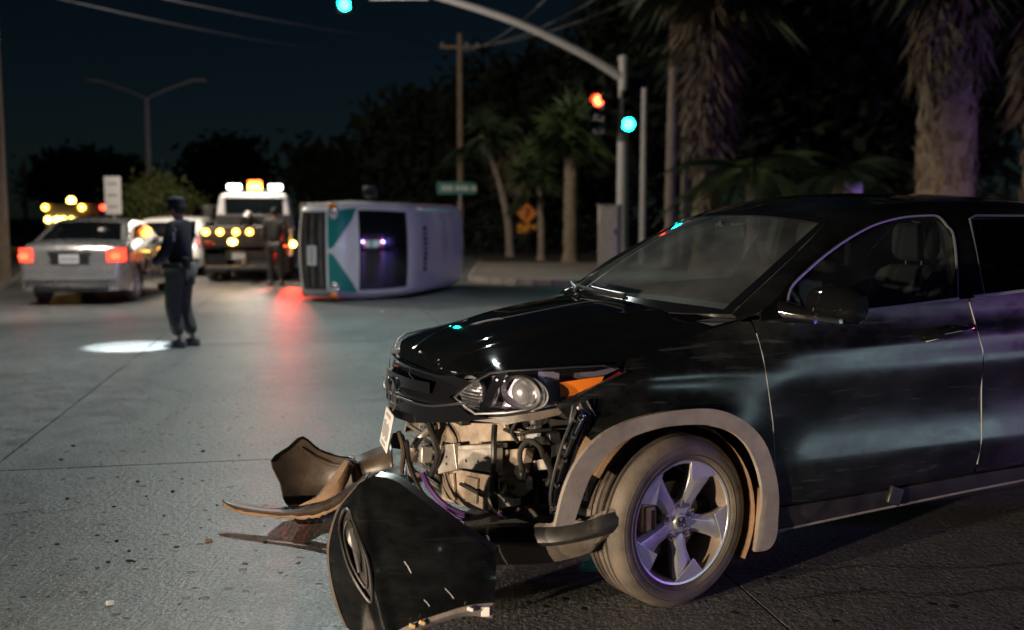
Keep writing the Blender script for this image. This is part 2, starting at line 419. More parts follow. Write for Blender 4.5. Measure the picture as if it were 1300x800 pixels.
class MB:
    def __init__(s): s.v = []; s.f = []
    def add(s, vs, fs):
        k = len(s.v)
        s.v += [tuple(v) for v in vs]
        s.f += [tuple(i + k for i in f) for f in fs]
        return s
    def box(s, c, sz, M=None, taper=1.0):
        x, y, z = sz[0] / 2, sz[1] / 2, sz[2] / 2
        vs = []
        for dz in (-1, 1):
            k = taper if dz > 0 else 1.0
            for dx, dy in ((-1, -1), (1, -1), (1, 1), (-1, 1)):
                p = Vector((dx * x * k, dy * y * k, dz * z))
                if M: p = M @ p
                vs.append(p + Vector(c))
        return s.add(vs, [(3, 2, 1, 0), (4, 5, 6, 7), (0, 1, 5, 4), (1, 2, 6, 5), (2, 3, 7, 6), (3, 0, 4, 7)])
    def loft(s, rings, closed=True, caps=True):
        n = len(rings[0]); vs = [p for r in rings for p in r]; fs = []
        for i in range(len(rings) - 1):
            for j in range(n if closed else n - 1):
                a, b = i * n + j, i * n + (j + 1) % n
                fs.append((a, b, b + n, a + n))
        if caps and closed:
            fs.append(tuple(range(n))[::-1]); fs.append(tuple((len(rings) - 1) * n + j for j in range(n)))
        return s.add(vs, fs)
    def tube(s, path, r, n=8, caps=True, flat=1.0):
        path = [Vector(p) for p in path]
        rs = r if isinstance(r, (list, tuple)) else [r] * len(path)
        rings = []; up = None
        for i, p in enumerate(path):
            t = (path[min(i + 1, len(path) - 1)] - path[max(i - 1, 0)])
            if t.length < 1e-9: t = Vector((0, 0, 1))
            t.normalize()
            if up is None:
                up = Vector((0, 0, 1)) if abs(t.z) < 0.9 else Vector((1, 0, 0))
            a = t.cross(up)
            if a.length < 1e-6: a = t.orthogonal()
            a.normalize(); b = a.cross(t).normalized(); up = b
            rings.append([p + (a * math.cos(2 * math.pi * k / n) + b * math.sin(2 * math.pi * k / n) * flat) * rs[i] for k in range(n)])
        return s.loft(rings, True, caps)
    def lathe(s, prof, n=32, c=(0, 0, 0), M=None, a0=0.0, a1=2 * math.pi, caps=False):
        # profile of (radius, height along local y)
        full = abs(a1 - a0 - 2 * math.pi) < 1e-6
        m = n if full else n + 1
        rings = []
        for k in range(m):
            a = a0 + (a1 - a0) * k / n
            rg = []
            for r, h in prof:
                p = Vector((r * math.cos(a), h, r * math.sin(a)))
                if M: p = M @ p
                rg.append(p + Vector(c))
            rings.append(rg)
        np_ = len(prof); vs = [p for r in rings for p in r]; fs = []
        for i in range(n):
            i2 = (i + 1) % m
            for j in range(np_ - 1):
                fs.append((i * np_ + j, i * np_ + j + 1, i2 * np_ + j + 1, i2 * np_ + j))
        return s.add(vs, fs)
    def prism(s, poly, d, M=None, c=(0, 0, 0)):
        # polygon in local x,z extruded along local y from 0 to d
        n = len(poly); vs = []
        for h in (0, d):
            for x, z in poly:
                p = Vector((x, h, z))
                if M: p = M @ p
                vs.append(p + Vector(c))
        return s.add(vs, [tuple(range(n)), tuple(range(2 * n - 1, n - 1, -1))] + [(j, j + n, (j + 1) % n + n, (j + 1) % n) for j in range(n)])
    def ball(s, c, r, n=12, m=8, M=None):
        r = r if isinstance(r, (tuple, list)) else (r, r, r)
        rings = []
        for i in range(m + 1):
            t = math.pi * i / m
            rg = []
            for k in range(n):
                a = 2 * math.pi * k / n
                q = Vector((r[0] * math.sin(t) * math.cos(a), r[1] * math.sin(t) * math.sin(a), r[2] * math.cos(t)))
                if M: q = M @ q
                rg.append(q + Vector(c))
            rings.append(rg)
        return s.loft(rings[::-1], True, False)
    def mesh(s, name, m, smooth=True, fix=True):
        me = bpy.data.meshes.new(name)
        me.from_pydata(s.v, [], s.f)
        if fix:
            import bmesh
            b = bmesh.new(); b.from_mesh(me)
            bmesh.ops.remove_doubles(b, verts=b.verts, dist=1e-5)
            bmesh.ops.recalc_face_normals(b, faces=b.faces)
            b.to_mesh(me); b.free()
        me.materials.append(MATS[m])
        me.update()
        if smooth:
            me.polygons.foreach_set('use_smooth', [True] * len(me.polygons))
            try: me.set_sharp_from_angle(angle=R(38))
            except Exception: pass
        return me
    def build(s, name, m, parent=None, smooth=True, bev=0.0, fix=True, seg=2):
        o = link(name, s.mesh(name, m, smooth, fix), parent)
        if bev:
            b = o.modifiers.new('bevel', 'BEVEL'); b.width = bev; b.segments = seg
            b.limit_method = 'ANGLE'; b.angle_limit = R(35)
            b.harden_normals = False
        return o

def crom(pts, n=6, closed=False):
    P = [Vector(p) for p in pts]; out = []; N = len(P)
    for i in range(N if closed else N - 1):
        p0 = P[(i - 1) % N] if closed or i > 0 else P[i] * 2 - P[i + 1]
        p1 = P[i]; p2 = P[(i + 1) % N]
        p3 = P[(i + 2) % N] if closed or i + 2 < N else p2 * 2 - p1
        for k in range(n):
            t = k / n
            out.append(0.5 * ((2 * p1) + (p2 - p0) * t + (2 * p0 - 5 * p1 + 4 * p2 - p3) * t * t + (3 * p1 - p0 - 3 * p2 + p3) * t ** 3))
    if not closed: out.append(P[-1])
    return out

class Cub:                              # smooth monotone-ish interpolation of a table
    def __init__(s, xs, ys):
        o = np.argsort(xs); s.x = np.array(xs, float)[o]; s.y = np.array(ys, float)[o]
        d = np.diff(s.y) / np.diff(s.x); m = np.zeros(len(s.x))
        m[0], m[-1] = d[0], d[-1]
        for i in range(1, len(m) - 1):
            m[i] = 0 if d[i - 1] * d[i] <= 0 else 2 * d[i - 1] * d[i] / (d[i - 1] + d[i])
        s.m = m
    def __call__(s, v):
        v = min(max(v, s.x[0]), s.x[-1])
        i = min(max(int(np.searchsorted(s.x, v)) - 1, 0), len(s.x) - 2)
        h = s.x[i + 1] - s.x[i]; t = (v - s.x[i]) / h
        return float((2 * t**3 - 3 * t**2 + 1) * s.y[i] + (t**3 - 2 * t**2 + t) * h * s.m[i] + (-2 * t**3 + 3 * t**2) * s.y[i + 1] + (t**3 - t**2) * h * s.m[i + 1])
def sstep(a, b, v):
    t = min(max((v - a) / (b - a), 0.0), 1.0)
    return t * t * (3 - 2 * t)

def inside(poly, x, y):
    c = False; n = len(poly); j = n - 1
    for i in range(n):
        xi, yi = poly[i]; xj, yj = poly[j]
        if (yi > y) != (yj > y) and x < (xj - xi) * (y - yi) / (yj - yi) + xi: c = not c
        j = i
    return c

def panel(name, outline, fn, m, parent, hint, step=0.035, flange=0.012, off=0.0, holes=()):
    """curved sheet-metal panel: 2D outline triangulated and mapped through fn, with turned-in edges"""
    def dens(poly):
        out = []
        for i in range(len(poly)):
            a = poly[i]; b = poly[(i + 1) % len(poly)]
            L = math.hypot(b[0] - a[0], b[1] - a[1]); k = max(1, int(math.ceil(L / step)))
            for q in range(k): out.append((a[0] + (b[0] - a[0]) * q / k, a[1] + (b[1] - a[1]) * q / k))
        return out
    loops = [dens([(p[0], p[1]) for p in l]) for l in [outline] + list(holes)]
    vs = []; es = []
    for l in loops:
        k = len(vs); vs += l; es += [(k + i, k + (i + 1) % len(l)) for i in range(len(l))]
    B = np.array(vs)
    x0, y0 = B.min(0); x1, y1 = B.max(0)
    nx = max(1, int((x1 - x0) / step)); ny = max(1, int((y1 - y0) / step))
    for i in range(1, nx):
        for j in range(1, ny):
            x = x0 + (x1 - x0) * i / nx; y = y0 + (y1 - y0) * j / ny
            if not inside(loops[0], x, y): continue
            if any(inside(h, x, y) for h in loops[1:]): continue
            if ((B[:, 0] - x)**2 + (B[:, 1] - y)**2).min() < (0.45 * step)**2: continue
            vs.append((x, y))
    r = delaunay_2d_cdt([Vector(p) for p in vs], es, [], 0, 1e-6)
    V2 = [(p.x, p.y) for p in r[0]]
    tri = []
    for f in r[2]:
        cx = sum(V2[i][0] for i in f) / len(f); cy = sum(V2[i][1] for i in f) / len(f)
        if inside(loops[0], cx, cy) and not any(inside(h, cx, cy) for h in loops[1:]): tri.append(tuple(f))
    e = 0.004; hint = Vector(hint)
    P = []; Nn = []
    for u, v in V2:
        p = Vector(fn(u, v))
        a = Vector(fn(u + e, v)) - Vector(fn(u - e, v)); b = Vector(fn(u, v + e)) - Vector(fn(u, v - e))
        n = a.cross(b)
        n = n.normalized() if n.length > 1e-12 else hint.copy()
        if n.dot(hint) < 0: n = -n
        P.append(p + n * off); Nn.append(n)
    faces = []; cnt = {}
    for f in tri:
        a, b, c = (P[i] for i in f[:3])
        f = f if (b - a).cross(c - a).dot(hint) > 0 else f[::-1]
        faces.append(f)
        for i in range(len(f)):
            k = (f[i], f[(i + 1) % len(f)]); cnt[k] = 1
    ln = [Nn[i] for f in faces for i in f]
    verts = [tuple(p) for p in P]
    if flange:
        mp = {}
        for (a, b) in list(cnt):
            if (b, a) in cnt: continue
            for i in (a, b):
                if i not in mp:
                    mp[i] = (len(verts), len(verts) + 1)
                    verts.append(tuple(P[i])); verts.append(tuple(P[i] - Nn[i] * flange))
            f = (mp[b][0], mp[a][0], mp[a][1], mp[b][1])
            q = [Vector(verts[i]) for i in f]
            fnm = (q[1] - q[0]).cross(q[2] - q[0])
            fnm = fnm.normalized() if fnm.length > 1e-12 else hint
            faces.append(f); ln += [fnm] * 4
    me = bpy.data.meshes.new(name)
    me.from_pydata(verts, [], faces)
    me.polygons.foreach_set('use_smooth', [True] * len(me.polygons))
    me.normals_split_custom_set([tuple(n) for n in ln])
    me.materials.append(MATS[m])
    return link(name, me, parent)

# ================================================================== the setting
def sheet(name, pts, z, m, kind='structure'):
    mb = MB(); mb.add([(x, y, z) for x, y in pts], [tuple(range(len(pts)))])
    o = mb.build(name, m, smooth=False, fix=False)
    return tag(o, kind=kind)
sheet('ground', [(-500, -200), (500, -200), (500, 700), (-500, 700)], -0.035, 'soil')
TILT = R(10.8)
AX = Vector((math.cos(TILT), math.sin(TILT), 0)); BX = Vector((-math.sin(TILT), math.cos(TILT), 0))
road = sheet('road', [tuple((AX * a + BX * b)[:2]) for a, b in ((-20.1, -18), (16.2, -18), (16.2, 120), (-20.1, 120))], -0.022, 'joint_fill')
slab_mb = MB().box((0, 0, -0.025), (3.588, 5.988, 0.05))
slab_me = slab_mb.mesh('slab', 'road_concrete', smooth=False)
for k in range(-5, 4):
    for j in range(-4, 17):
        c = AX * (-1.93 + 3.6 * (k + 0.5)) + BX * (6.42 + 6.0 * (j + 0.5))
        if c.x > 1.5 and c.y > 27: continue
        if c.x < -10.5 - 0.38 * (c.y - 17) and c.y > 12: continue
        o = link('slab', slab_me, road)
        o.location = (c.x, c.y, random.uniform(-0.0015, 0.0015))
        o.rotation_euler = (0, 0, TILT)
for pts_ in (((690, 731), (760, 727), (840, 729), (930, 722), (1020, 726), (1110, 719), (1200, 722), (1330, 714)), ((0, 655), (40, 648), (66, 651), (120, 640)), ((1010, 760), (1090, 752), (1180, 757), (1310, 746))):
    cp_ = crom([ground(*p, .0035) for p in pts_], 9)
    cp_ = [p + Vector((random.uniform(-.01, .01), random.uniform(-.012, .012), 0)) for p in cp_]
    cr_ = MB(); cr_.loft([[p + Vector((0, random.uniform(.002, .007), 0)), p - Vector((0, random.uniform(.002, .007), 0))] for p in cp_], False, False)
    cr_.build('crack', 'joint_fill', road, smooth=False, fix=False)
def slab_area(name, outline, h, m):
    mb = MB(); n = len(outline)
    mb.add([(x, y, h) for x, y in outline] + [(x, y, -0.03) for x, y in outline],
           [tuple(range(n))] + [(i, i + n, (i + 1) % n + n, (i + 1) % n) for i in range(n)])
    o = mb.build(name, m, smooth=False)
    return tag(o, kind='structure')
cor = [(-0.9 + 2.2 * (1 - math.cos(a)), 22.4 + 2.2 * (1 - math.sin(a))) for a in [R(q) for q in range(0, 91, 10)]]
slab_area('pavement', cor + [(16, 22.4), (16, 31), (-0.9, 31)], 0.12, 'pavement_concrete')
kb = MB()
pth = [Vector((x, y, 0)) for x, y in [(-0.9, 31)] + cor + [(16, 22.4)]]
for i in range(len(pth) - 1):
    a, b = pth[i], pth[i + 1]; d = (b - a).normalized(); nrm = Vector((d.y, -d.x, 0))
    nrm = nrm if nrm.dot(Vector((3, 27, 0)) - a) < 0 else -nrm
    e0, e1 = a + nrm * 0.16, b + nrm * 0.16
    kb.add([a + Vector((0, 0, .13)), b + Vector((0, 0, .13)), e1 + Vector((0, 0, .12)), e0 + Vector((0, 0, .12)), e0 + Vector((0, 0, -.03)), e1 + Vector((0, 0, -.03))],
           [(0, 1, 2, 3), (3, 2, 5, 4)])
tag(kb.build('kerb', 'pavement_concrete', smooth=False), kind='structure')
slab_area('verge', [(-0.9, 31.0), (16, 31.0), (60, 31.0), (60, 110), (-3.0, 110)], 0.10, 'soil')
lk = [(-7.6, 12.2), (-8.75, 17.0), (-10.3, 20.6), (-13, 27.5), (-30, 70)]
slab_area('pavement', lk + [(-34, 70), (-16.5, 27.5), (-13.2, 20.6), (-12, 17), (-11, 12.2)], 0.13, 'pavement_concrete')
slab_area('verge', [(-34, 70), (-16.5, 27.5), (-13.2, 20.6), (-12, 17), (-11, 12.2), (-40, 12.2), (-80, 70)], 0.11, 'soil')

# ------------------------------------------------------------------ lamps that light the place
def street_lamp(loc, h, arm, adir, label, power, color, tilt_target, spot=R(150), group=None, extra=None):
    r = empty('street_lamp', loc, 0, label, 'street lamp', group)
    p = MB().tube([(0, 0, 0), (0, 0, .3), (0, 0, h * .5), (0, 0, h)], [.13, .1, .085, .065], 14)
    p.lathe([(0.001, .03), (.2, .03), (.2, 0), (.16, -.001)], 16, (0, 0, .02), rotm(R(90)))
    p.build('pole', 'galvanised', r)
    dx, dy = adir
    pts = [Vector((0, 0, h - .25))] + [Vector((dx * arm * t, dy * arm * t, h - .25 + .75 * math.sin(t * math.pi / 2))) for t in (.2, .4, .6, .8, 1)]
    MB().tube(pts, [.055, .05, .046, .042, .038, .035], 10).build('arm', 'galvanised', r)
    e = pts[-1]; a = math.atan2(dy, dx)
    M = rotm(0, 0, a)
    hd = MB()
    hd.loft([[e + M @ Vector((x, y * wd, z * ht)) for y, z in ((-1, 0), (-.8, .7), (0, 1), (.8, .7), (1, 0), (.7, -.25), (-.7, -.25))] for x, wd, ht in ((-.08, .05, .05), (.1, .13, .09), (.45, .16, .1), (.62, .12, .06))])
    hd.build('lamp_head', 'galvanised', r)
    MB().loft([[e + M @ Vector((.12 + .4 * i / 3, y * (.11 - .02 * abs(i - 1.5)), -.035 - .03 * (1 - y * y) - .004)) for y in (-1, -.5, 0, .5, 1)] for i in range(4)], False, False).build('lamp_lens', 'lamp_face' if power else 'sign_grey', r, fix=False)
    if power:
        lp = e + M @ Vector((.3, 0, -.13))
        lamp('lamp_light', 'SPOT', lp, power, color, r, 0.07, Vector(tilt_target) - Vector(loc), spot, 0.55)
    return r
# street lamp on the left kerb, its long arm over the crossing just above the picture: the main light
sl0 = street_lamp((-7.9, 11.7, 0), 6.3, 5.2, (.995, .1), 'tall street lamp with a long arm reaching over the crossing', 1850, (0.9, 1.0, 0.97), (-2.3, 9.5, 0), R(158))

MB().tube([(0, 0, 6.0), (.3, .35, 6.25), (.55, .75, 6.3)], .035, 8).build('arm', 'galvanised', sl0)  # unseen second arm and head, added to brighten the silver sedan's rear
MB().loft([[Vector((.55 + y * wd * .8, .7 + x, 6.3 + z * ht)) for y, z in ((-1, 0), (-.7, .8), (.7, .8), (1, 0), (.6, -.3), (-.6, -.3))] for x, wd, ht in ((0, .06, .06), (.15, .14, .1), (.4, .14, .09), (.5, .08, .03))]).build('lamp_head', 'galvanised', sl0)
MB().ball((.55, .95, 6.27), (.09, .15, .04)).build('lamp_lens', 'lamp_face', sl0)
lamp('sedan_fill_light', 'SPOT', (.55, .95, 6.15), 1500, (1.0, .9, .78), sl0, .07, (.2, 6.4, .7), R(66), .7)
# lit shop across the side street, off to the right: mirrored as a pale band in the black doors
emis('shop_light', (0.66, 0.92, 1.0), 3.6)
mat('shop_wall', (0.35, 0.34, 0.32), 0.8, var=(0.42, 0.41, 0.39), scale=3)
shop = empty('shop', (21.5, -9.0, 0), R(158), 'low shop with a wide lit glass front across the side street', 'building')
MB().box((-4, 0, 1.9), (8, 16, 3.8)).build('wall', 'shop_wall', shop)
MB().box((-3.5, 0, 3.9), (9.4, 16.6, .25)).build('roof', 'shop_wall', shop, bev=.03)
for k in range(6):
    y = -6.25 + 2.5 * k
    wn = MB().box((.03, y, 1.55), (.04, 2.3, 1.9)).build('window', 'shop_light', shop)
    for q in (-1.2, 1.2): MB().box((.05, y + q, 1.55), (.08, .08, 2.0)).build('frame', 'signal_black', wn)
    MB().box((.05, y, .57), (.1, 2.5, .08)).build('sill', 'shop_wall', wn)

# ------------------------------------------------------------------ vegetation
def blade(mb, c, d, ln, wd, nrm, droop):
    s = d.cross(nrm)
    s = s.normalized() if s.length > 1e-6 else Vector((1, 0, 0))
    m = c + d * ln * .5 - Vector((0, 0, 1)) * droop * ln * .12
    t = c + d * ln - Vector((0, 0, 1)) * droop * ln * .5
    mb.add([c, m + s * wd, t, m - s * wd], [(0, 1, 2), (0, 2, 3)])
def fan_leaf(mb, base, d, size, droop, n=15, wd=.035):
    up = Vector((0, 0, 1))
    side = d.cross(up)
    side = side.normalized() if side.length > 1e-4 else Vector((1, 0, 0))
    nr = side.cross(d).normalized()
    e = base + d * size * .55 - up * droop * size * .1
    mb.add([base + side * .015, base - side * .015, e - side * .01, e + side * .01], [(0, 1, 2, 3)])
    for k in range(n):
        th = R(-105 + 210 * k / (n - 1) + random.uniform(-4, 4))
        dd = (d * math.cos(th) + side * math.sin(th) + nr * .15 * math.cos(3 * th)).normalized()
        blade(mb, e, dd, size * random.uniform(.75, 1.0) * (1 - .15 * abs(th)), wd * size, nr, droop + .25 * abs(th))
def fan_palm(loc, h, r0, r1, label, size=1.1, n_green=34, skirt=None, green='palm_green', bark='trunk_bark', lean=(0, 0), group='palm trees behind the crossing', spread=1.0):
    r = empty('palm_tree', loc, 0, label, 'palm tree', group)
    t = MB(); rings = []; K = 26
    for i in range(K + 1):
        f = i / K; rr = r0 + (r1 - r0) * f; rr *= 1 + .35 * max(0, .06 - f) / .06
        cx, cy = lean[0] * f * f, lean[1] * f * f
        rings.append([Vector((cx + math.cos(a) * rr * (1 + random.uniform(-.07, .1)), cy + math.sin(a) * rr * (1 + random.uniform(-.07, .1)), h * f)) for a in [2 * math.pi * k / 12 for k in range(12)]])
    t.loft(rings); t.build('trunk', bark, r)
    if r0 > .3:
        lb_ = MB()
        for q in range(int(h * 62)):
            z = random.uniform(.1, h - .3); a = random.uniform(0, 6.283); rr = r0 + (r1 - r0) * z / h
            o_ = Vector((math.cos(a), math.sin(a), 0)); tn = Vector((-math.sin(a), math.cos(a), 0)); wd = random.uniform(.04, .085); ln = random.uniform(.14, .34)
            b0_ = o_ * rr * .98 + Vector((0, 0, z))
            tp_ = o_ * (rr + random.uniform(.03, .11)) + Vector((0, 0, z + ln * random.choice((1, 1, -1)))) + tn * random.uniform(-.05, .05)
            lb_.add([b0_ - tn * wd, b0_ + tn * wd, tp_ + tn * wd * .35, tp_ - tn * wd * .35], [(0, 1, 2, 3)])
        tag(lb_.build('leaf_bases', 'dead_frond', r, smooth=False, fix=False), kind='stuff')
    top = Vector((lean[0], lean[1], h))
    if n_green:
        g = MB()
        for k in range(n_green):
            az = random.uniform(0, 2 * math.pi); el = R(random.uniform(-45, 80))
            d = Vector((math.cos(az) * math.cos(el), math.sin(az) * math.cos(el), math.sin(el)))
            fan_leaf(g, top + Vector((0, 0, random.uniform(-.25, .2))), d, size * random.uniform(.75, 1.1) * spread, .35 + .4 * (el < 0))
        g.build('crown', green, r, smooth=False, fix=False)
    if skirt:
        z0, z1, w0, w1, n = skirt          # bottom, top, radius at bottom, radius at top, number of dead fronds
        s = MB()
        for k in range(n):
            f = random.random(); z = z0 + (z1 - z0) * f
            az = random.uniform(0, 2 * math.pi)
            rad = (w0 + (w1 - w0) * f) * random.uniform(.55, 1.0)
            c = Vector((math.cos(az) * r1 * .9, math.sin(az) * r1 * .9, z + .5))
            tip = Vector((math.cos(az) * rad, math.sin(az) * rad, z - random.uniform(.1, .5)))
            d = (tip - c); ln = d.length; d.normalize()
            tan = Vector((-math.sin(az), math.cos(az), 0)); out = Vector((math.cos(az), math.sin(az), .1))
            for q in range(7):
                th = R(-34 + 68 * q / 6 + random.uniform(-5, 5))
                dd = (d * math.cos(th) + tan * math.sin(th)).normalized()
                blade(s, c + dd * .1, dd, ln * random.uniform(.7, 1.15), .035, out, .25)
        s.build('dead_frond_skirt', 'dead_frond', r, smooth=False, fix=False)
    return r
def feather_palm(loc, h, label, size=1.6, n=16, m='palm_dark', group='palm trees behind the crossing'):
    r = empty('palm_tree', loc, 0, label, 'palm tree', group)
    MB().tube([(0, 0, 0), (.02, 0, h * .5), (0, .02, h)], [.13, .1, .11], 10).build('trunk', 'trunk_bark', r)
    g = MB()
    for k in range(n):
        az = 2 * math.pi * (k + random.uniform(-.3, .3)) / n; el = R(random.uniform(5, 65))
        d0 = Vector((math.cos(az), math.sin(az), 0)); pts = []
        for i in range(13):
            t = i / 12
            pts.append(Vector((0, 0, h)) + d0 * size * t * math.cos(el * (1 - .6 * t)) + Vector((0, 0, size * (math.sin(el) * t - (.55 + .25 * math.cos(el)) * t * t))))
        g.tube(pts, [.014 - .0008 * i for i in range(13)], 4)
        side = Vector((-d0.y, d0.x, 0))
        for i in range(1, 13):
            for q in (0, .5):
                c = pts[i - 1].lerp(pts[i], q); t = (pts[i] - pts[i - 1]).normalized()
                for sg in (-1, 1):
                    dd = (t * .55 + side * sg + Vector((0, 0, -.1))).normalized()
                    blade(g, c, dd, size * .3 * math.sin(math.pi * min(.95, (i + q) / 13 * .8 + .15)), .016, Vector((0, 0, 1)), .5)
    g.build('crown', m, r, smooth=False, fix=False)
    return r
def leaf_cloud(mb, c, rad, n, s, clumps=14):
    cs = []
    for k in range(clumps):
        a = random.uniform(0, 6.283); z = random.uniform(-1, 1); q = math.sqrt(1 - z * z); f = random.uniform(.45, .95)
        cs.append(Vector((math.cos(a) * q * rad[0] * f, math.sin(a) * q * rad[1] * f, z * rad[2] * f)))
    for k in range(n):
        p = random.choice(cs) + Vector([random.gauss(0, .26 * rr) for rr in rad])
        a = Vector([random.gauss(0, 1) for _ in range(3)]).normalized(); b = a.orthogonal().normalized()
        L = s * random.uniform(.6, 1.3)
        p = p + Vector(c)
        mb.add([p - a * L, p + b * L * .45, p + a * L, p - b * L * .45], [(0, 1, 2, 3)])
def leafy_tree(loc, h, rad, label, m, n=2600, s=.11, name='broadleaf_tree', group=None, trunk_r=.16):
    r = empty(name, loc, 0, label, 'bush' if 'bush' in name else 'tree', group)
    tr = MB()
    tr.tube([(0, 0, 0), (.05, .02, h * .4), (0, 0, h * .75)], [trunk_r, trunk_r * .75, trunk_r * .4], 9)
    for k in range(6):
        a = random.uniform(0, 6.28); z = h * random.uniform(.4, .65)
        tr.tube([(0.03, 0, z), (math.cos(a) * rad[0] * .4, math.sin(a) * rad[1] * .4, z + rad[2] * .4), (math.cos(a) * rad[0] * .7, math.sin(a) * rad[1] * .7, z + rad[2] * .8)], [trunk_r * .4, trunk_r * .25, trunk_r * .1], 6)
    tr.build('trunk', 'trunk_smooth', r)
    g = MB(); leaf_cloud(g, (0, 0, h), rad, n, s)
    g.build('crown', m, r, smooth=False, fix=False)
    return r
def gp(px, d, z=0.1):
    v = at(px, 300, d); return (v.x, d, z)
fan_palm(gp(725, 31.8), 4.0, .24, .2, 'stout palm with a pale rough trunk behind the pavement, right of two slim palms', 1.15, 38)
fan_palm(gp(688, 33), 2.9, .13, .1, 'slim palm with a low green crown beside the orange diamond sign', 1.0, 30, bark='trunk_smooth', lean=(-.12, 0))
fan_palm(gp(648, 36), 4.2, .15, .1, 'leaning slim palm with brown fronds near the street name sign', 1.2, 10, skirt=(2.4, 4.2, .7, 1.0, 26), bark='trunk_smooth', lean=(-1.0, 0), green='palm_dark')
fan_palm(gp(897, 24.5), 7.6, .33, .3, 'tall palm with a big hanging skirt of dead fronds', 1.7, 34, skirt=(2.7, 6.9, .42, 1.45, 330), green='palm_dark')
fan_palm(gp(850, 29), 7.5, .15, .14, 'bare slender palm trunk just left of the skirted palm', 1.3, 26, bark='trunk_smooth', green='palm_dark', lean=(.1, 0))
fan_palm(gp(868, 31), 6.8, .13, .12, 'thin palm trunk close behind the skirted palm', 1.2, 26, bark='trunk_smooth', green='palm_dark', lean=(.15, 0))
fan_palm(gp(1197, 18.0), 6.6, .5, .46, 'thick dark palm trunk with shaggy dead fronds above the black car', 1.7, 26, skirt=(3.9, 5.8, .60, .80, 230), green='palm_dark')
fan_palm(gp(1322, 18.6), 6.2, .36, .32, 'dark palm trunk beside the shaggy thick palm', 1.6, 20, skirt=(3.2, 5.0, .5, .8, 90), green='palm_dark')
feather_palm(gp(952, 20.5), 2.2, 'low feathery palm with arching green fronds below the skirted palm', 2.0, 18, 'palm_green')
feather_palm(gp(1062, 19.5), 2.1, 'small dark feathery palm behind the pale utility box', 1.6, 16)
leafy_tree(gp(208, 36), 1.9, (1.3, 1.2, .95), 'rounded olive green bush beside the double street lamp', 'leaf_olive', 3600, .09, 'bush')
k = 0
for px, d, h, rr, lb in ((1010, 40, 6.5, 4.2, 'dark tree filling the gap behind the feathery palms'), (770, 44, 5.0, 3.6, 'dark tree behind the traffic signal pole'), (560, 48, 4.2, 3.4, 'dark tree behind the street name sign'),
                        (455, 60, 3.6, 3.0, 'low dark tree beyond the overturned van'), (300, 75, 4.2, 3.6, 'far dark tree beyond the tow truck'), (1180, 34, 6.0, 4.0, 'dark tree behind the thick shaggy palm'), (110, 85, 3.8, 4.4, 'far dark tree beyond the amber lit truck'),
                        (665, 46, 5.4, 3.0, 'dark tree behind the orange diamond sign'), (890, 38, 6.4, 3.8, 'dark tree just behind the palm with the hanging skirt'), (1090, 46, 7.0, 4.6, 'tall dark tree beyond the utility box')):
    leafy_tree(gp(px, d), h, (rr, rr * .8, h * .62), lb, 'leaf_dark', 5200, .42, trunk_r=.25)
hd = MB()
for i in range(60):
    f = i / 59; x = -2.5 + 34 * f; y = 36 + 3 * math.sin(i * 1.7) + (4 if f < .3 else 0)
    leaf_cloud(hd, (x, y, .7), (.8, .7, .75), 130, .13, 6)
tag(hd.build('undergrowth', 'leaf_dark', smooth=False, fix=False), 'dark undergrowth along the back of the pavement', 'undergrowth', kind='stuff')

# ------------------------------------------------------------------ street furniture
def signal_head(parent, c, ry, lit, n=3, lens='lit_green', which=0, yaw=0.0, tilt=0.0):
    """housing, visors and lenses facing -y, turned by yaw"""
    M = rotm(0, tilt, yaw); c = Vector(c)
    h = MB(); h.box(c, (.36, .22, .34 * n + .04), M)
    ho = h.build('signal_housing', 'signal_black', parent, bev=.03)
    for k in range(n):
        z = (n - 1) * .17 - .34 * k
        v = MB()
        v.lathe([(.155, -.30), (.155, -.10), (.145, -.10), (.145, -.30)], 20, c + M @ Vector((0, 0, z)), M, R(-20), R(200))
        v.build('visor', 'signal_black', ho, fix=False)
        l = MB(); l.lathe([(.001, -.155), (.08, -.145), (.142, -.115)], 24, c + M @ Vector((0, 0, z)), M)
        l.build('lens', lit if k == which else 'dark_glass', ho)
SD = 27.0
def sp(px, py, d=SD): return at(px, py, d)
sg = empty('traffic_signal', (sp(790, 300).x, SD, 0.12), 0, 'tall traffic signal pole with a curved mast arm, green lit', 'traffic signal')
bx, by = sg.location.x, sg.location.y
def lo(px, py, d=SD):
    v = sp(px, py, d); return Vector((v.x - bx, v.y - by, v.z - .12))
topz = lo(790, 72).z
MB().tube([(0, 0, 0), (0, 0, 1.2), (0, 0, topz)], [.18, .165, .14], 16).build('pole', 'pale_pole', sg)
MB().lathe([(.001, topz + .05), (.1, topz + .04), (.16, topz), (.16, topz - .12)], 16, (0, 0, 0), rotm(R(90))).build('pole_cap', 'pale_pole', sg)
arm = crom([lo(788, 97), lo(740, 68), lo(660, 30), lo(570, 0), lo(510, -14), lo(430, -26)], 5)
MB().tube(arm, [.13 - .07 * i / (len(arm) - 1) for i in range(len(arm))], 12).build('mast_arm', 'pale_pole', sg)
signal_head(sg, lo(441, 10) + Vector((0, -.3, .34)), 0, 'lit_green', which=2)
MB().tube([lo(441, -24), lo(441, -14) + Vector((0, -.2, 0))], .03, 8).build('hanger', 'pale_pole', sg)
signal_head(sg, lo(795, 160) + Vector((0, -.35, .34)), 0, 'lit_green', which=2)
signal_head(sg, lo(764, 129) + Vector((-.05, -.2, -.34)), 0, 'lit_red', which=0, yaw=R(-32))
MB().box(lo(507, -9) + Vector((0, -.15, .02)), (1.5, .03, .46)).build('name_plate', 'sign_white', sg)
MB().tube([lo(791, 330), lo(791, 330) + Vector((0, 0, .25))], .22, 16).build('base_plate', 'pale_pole', sg)

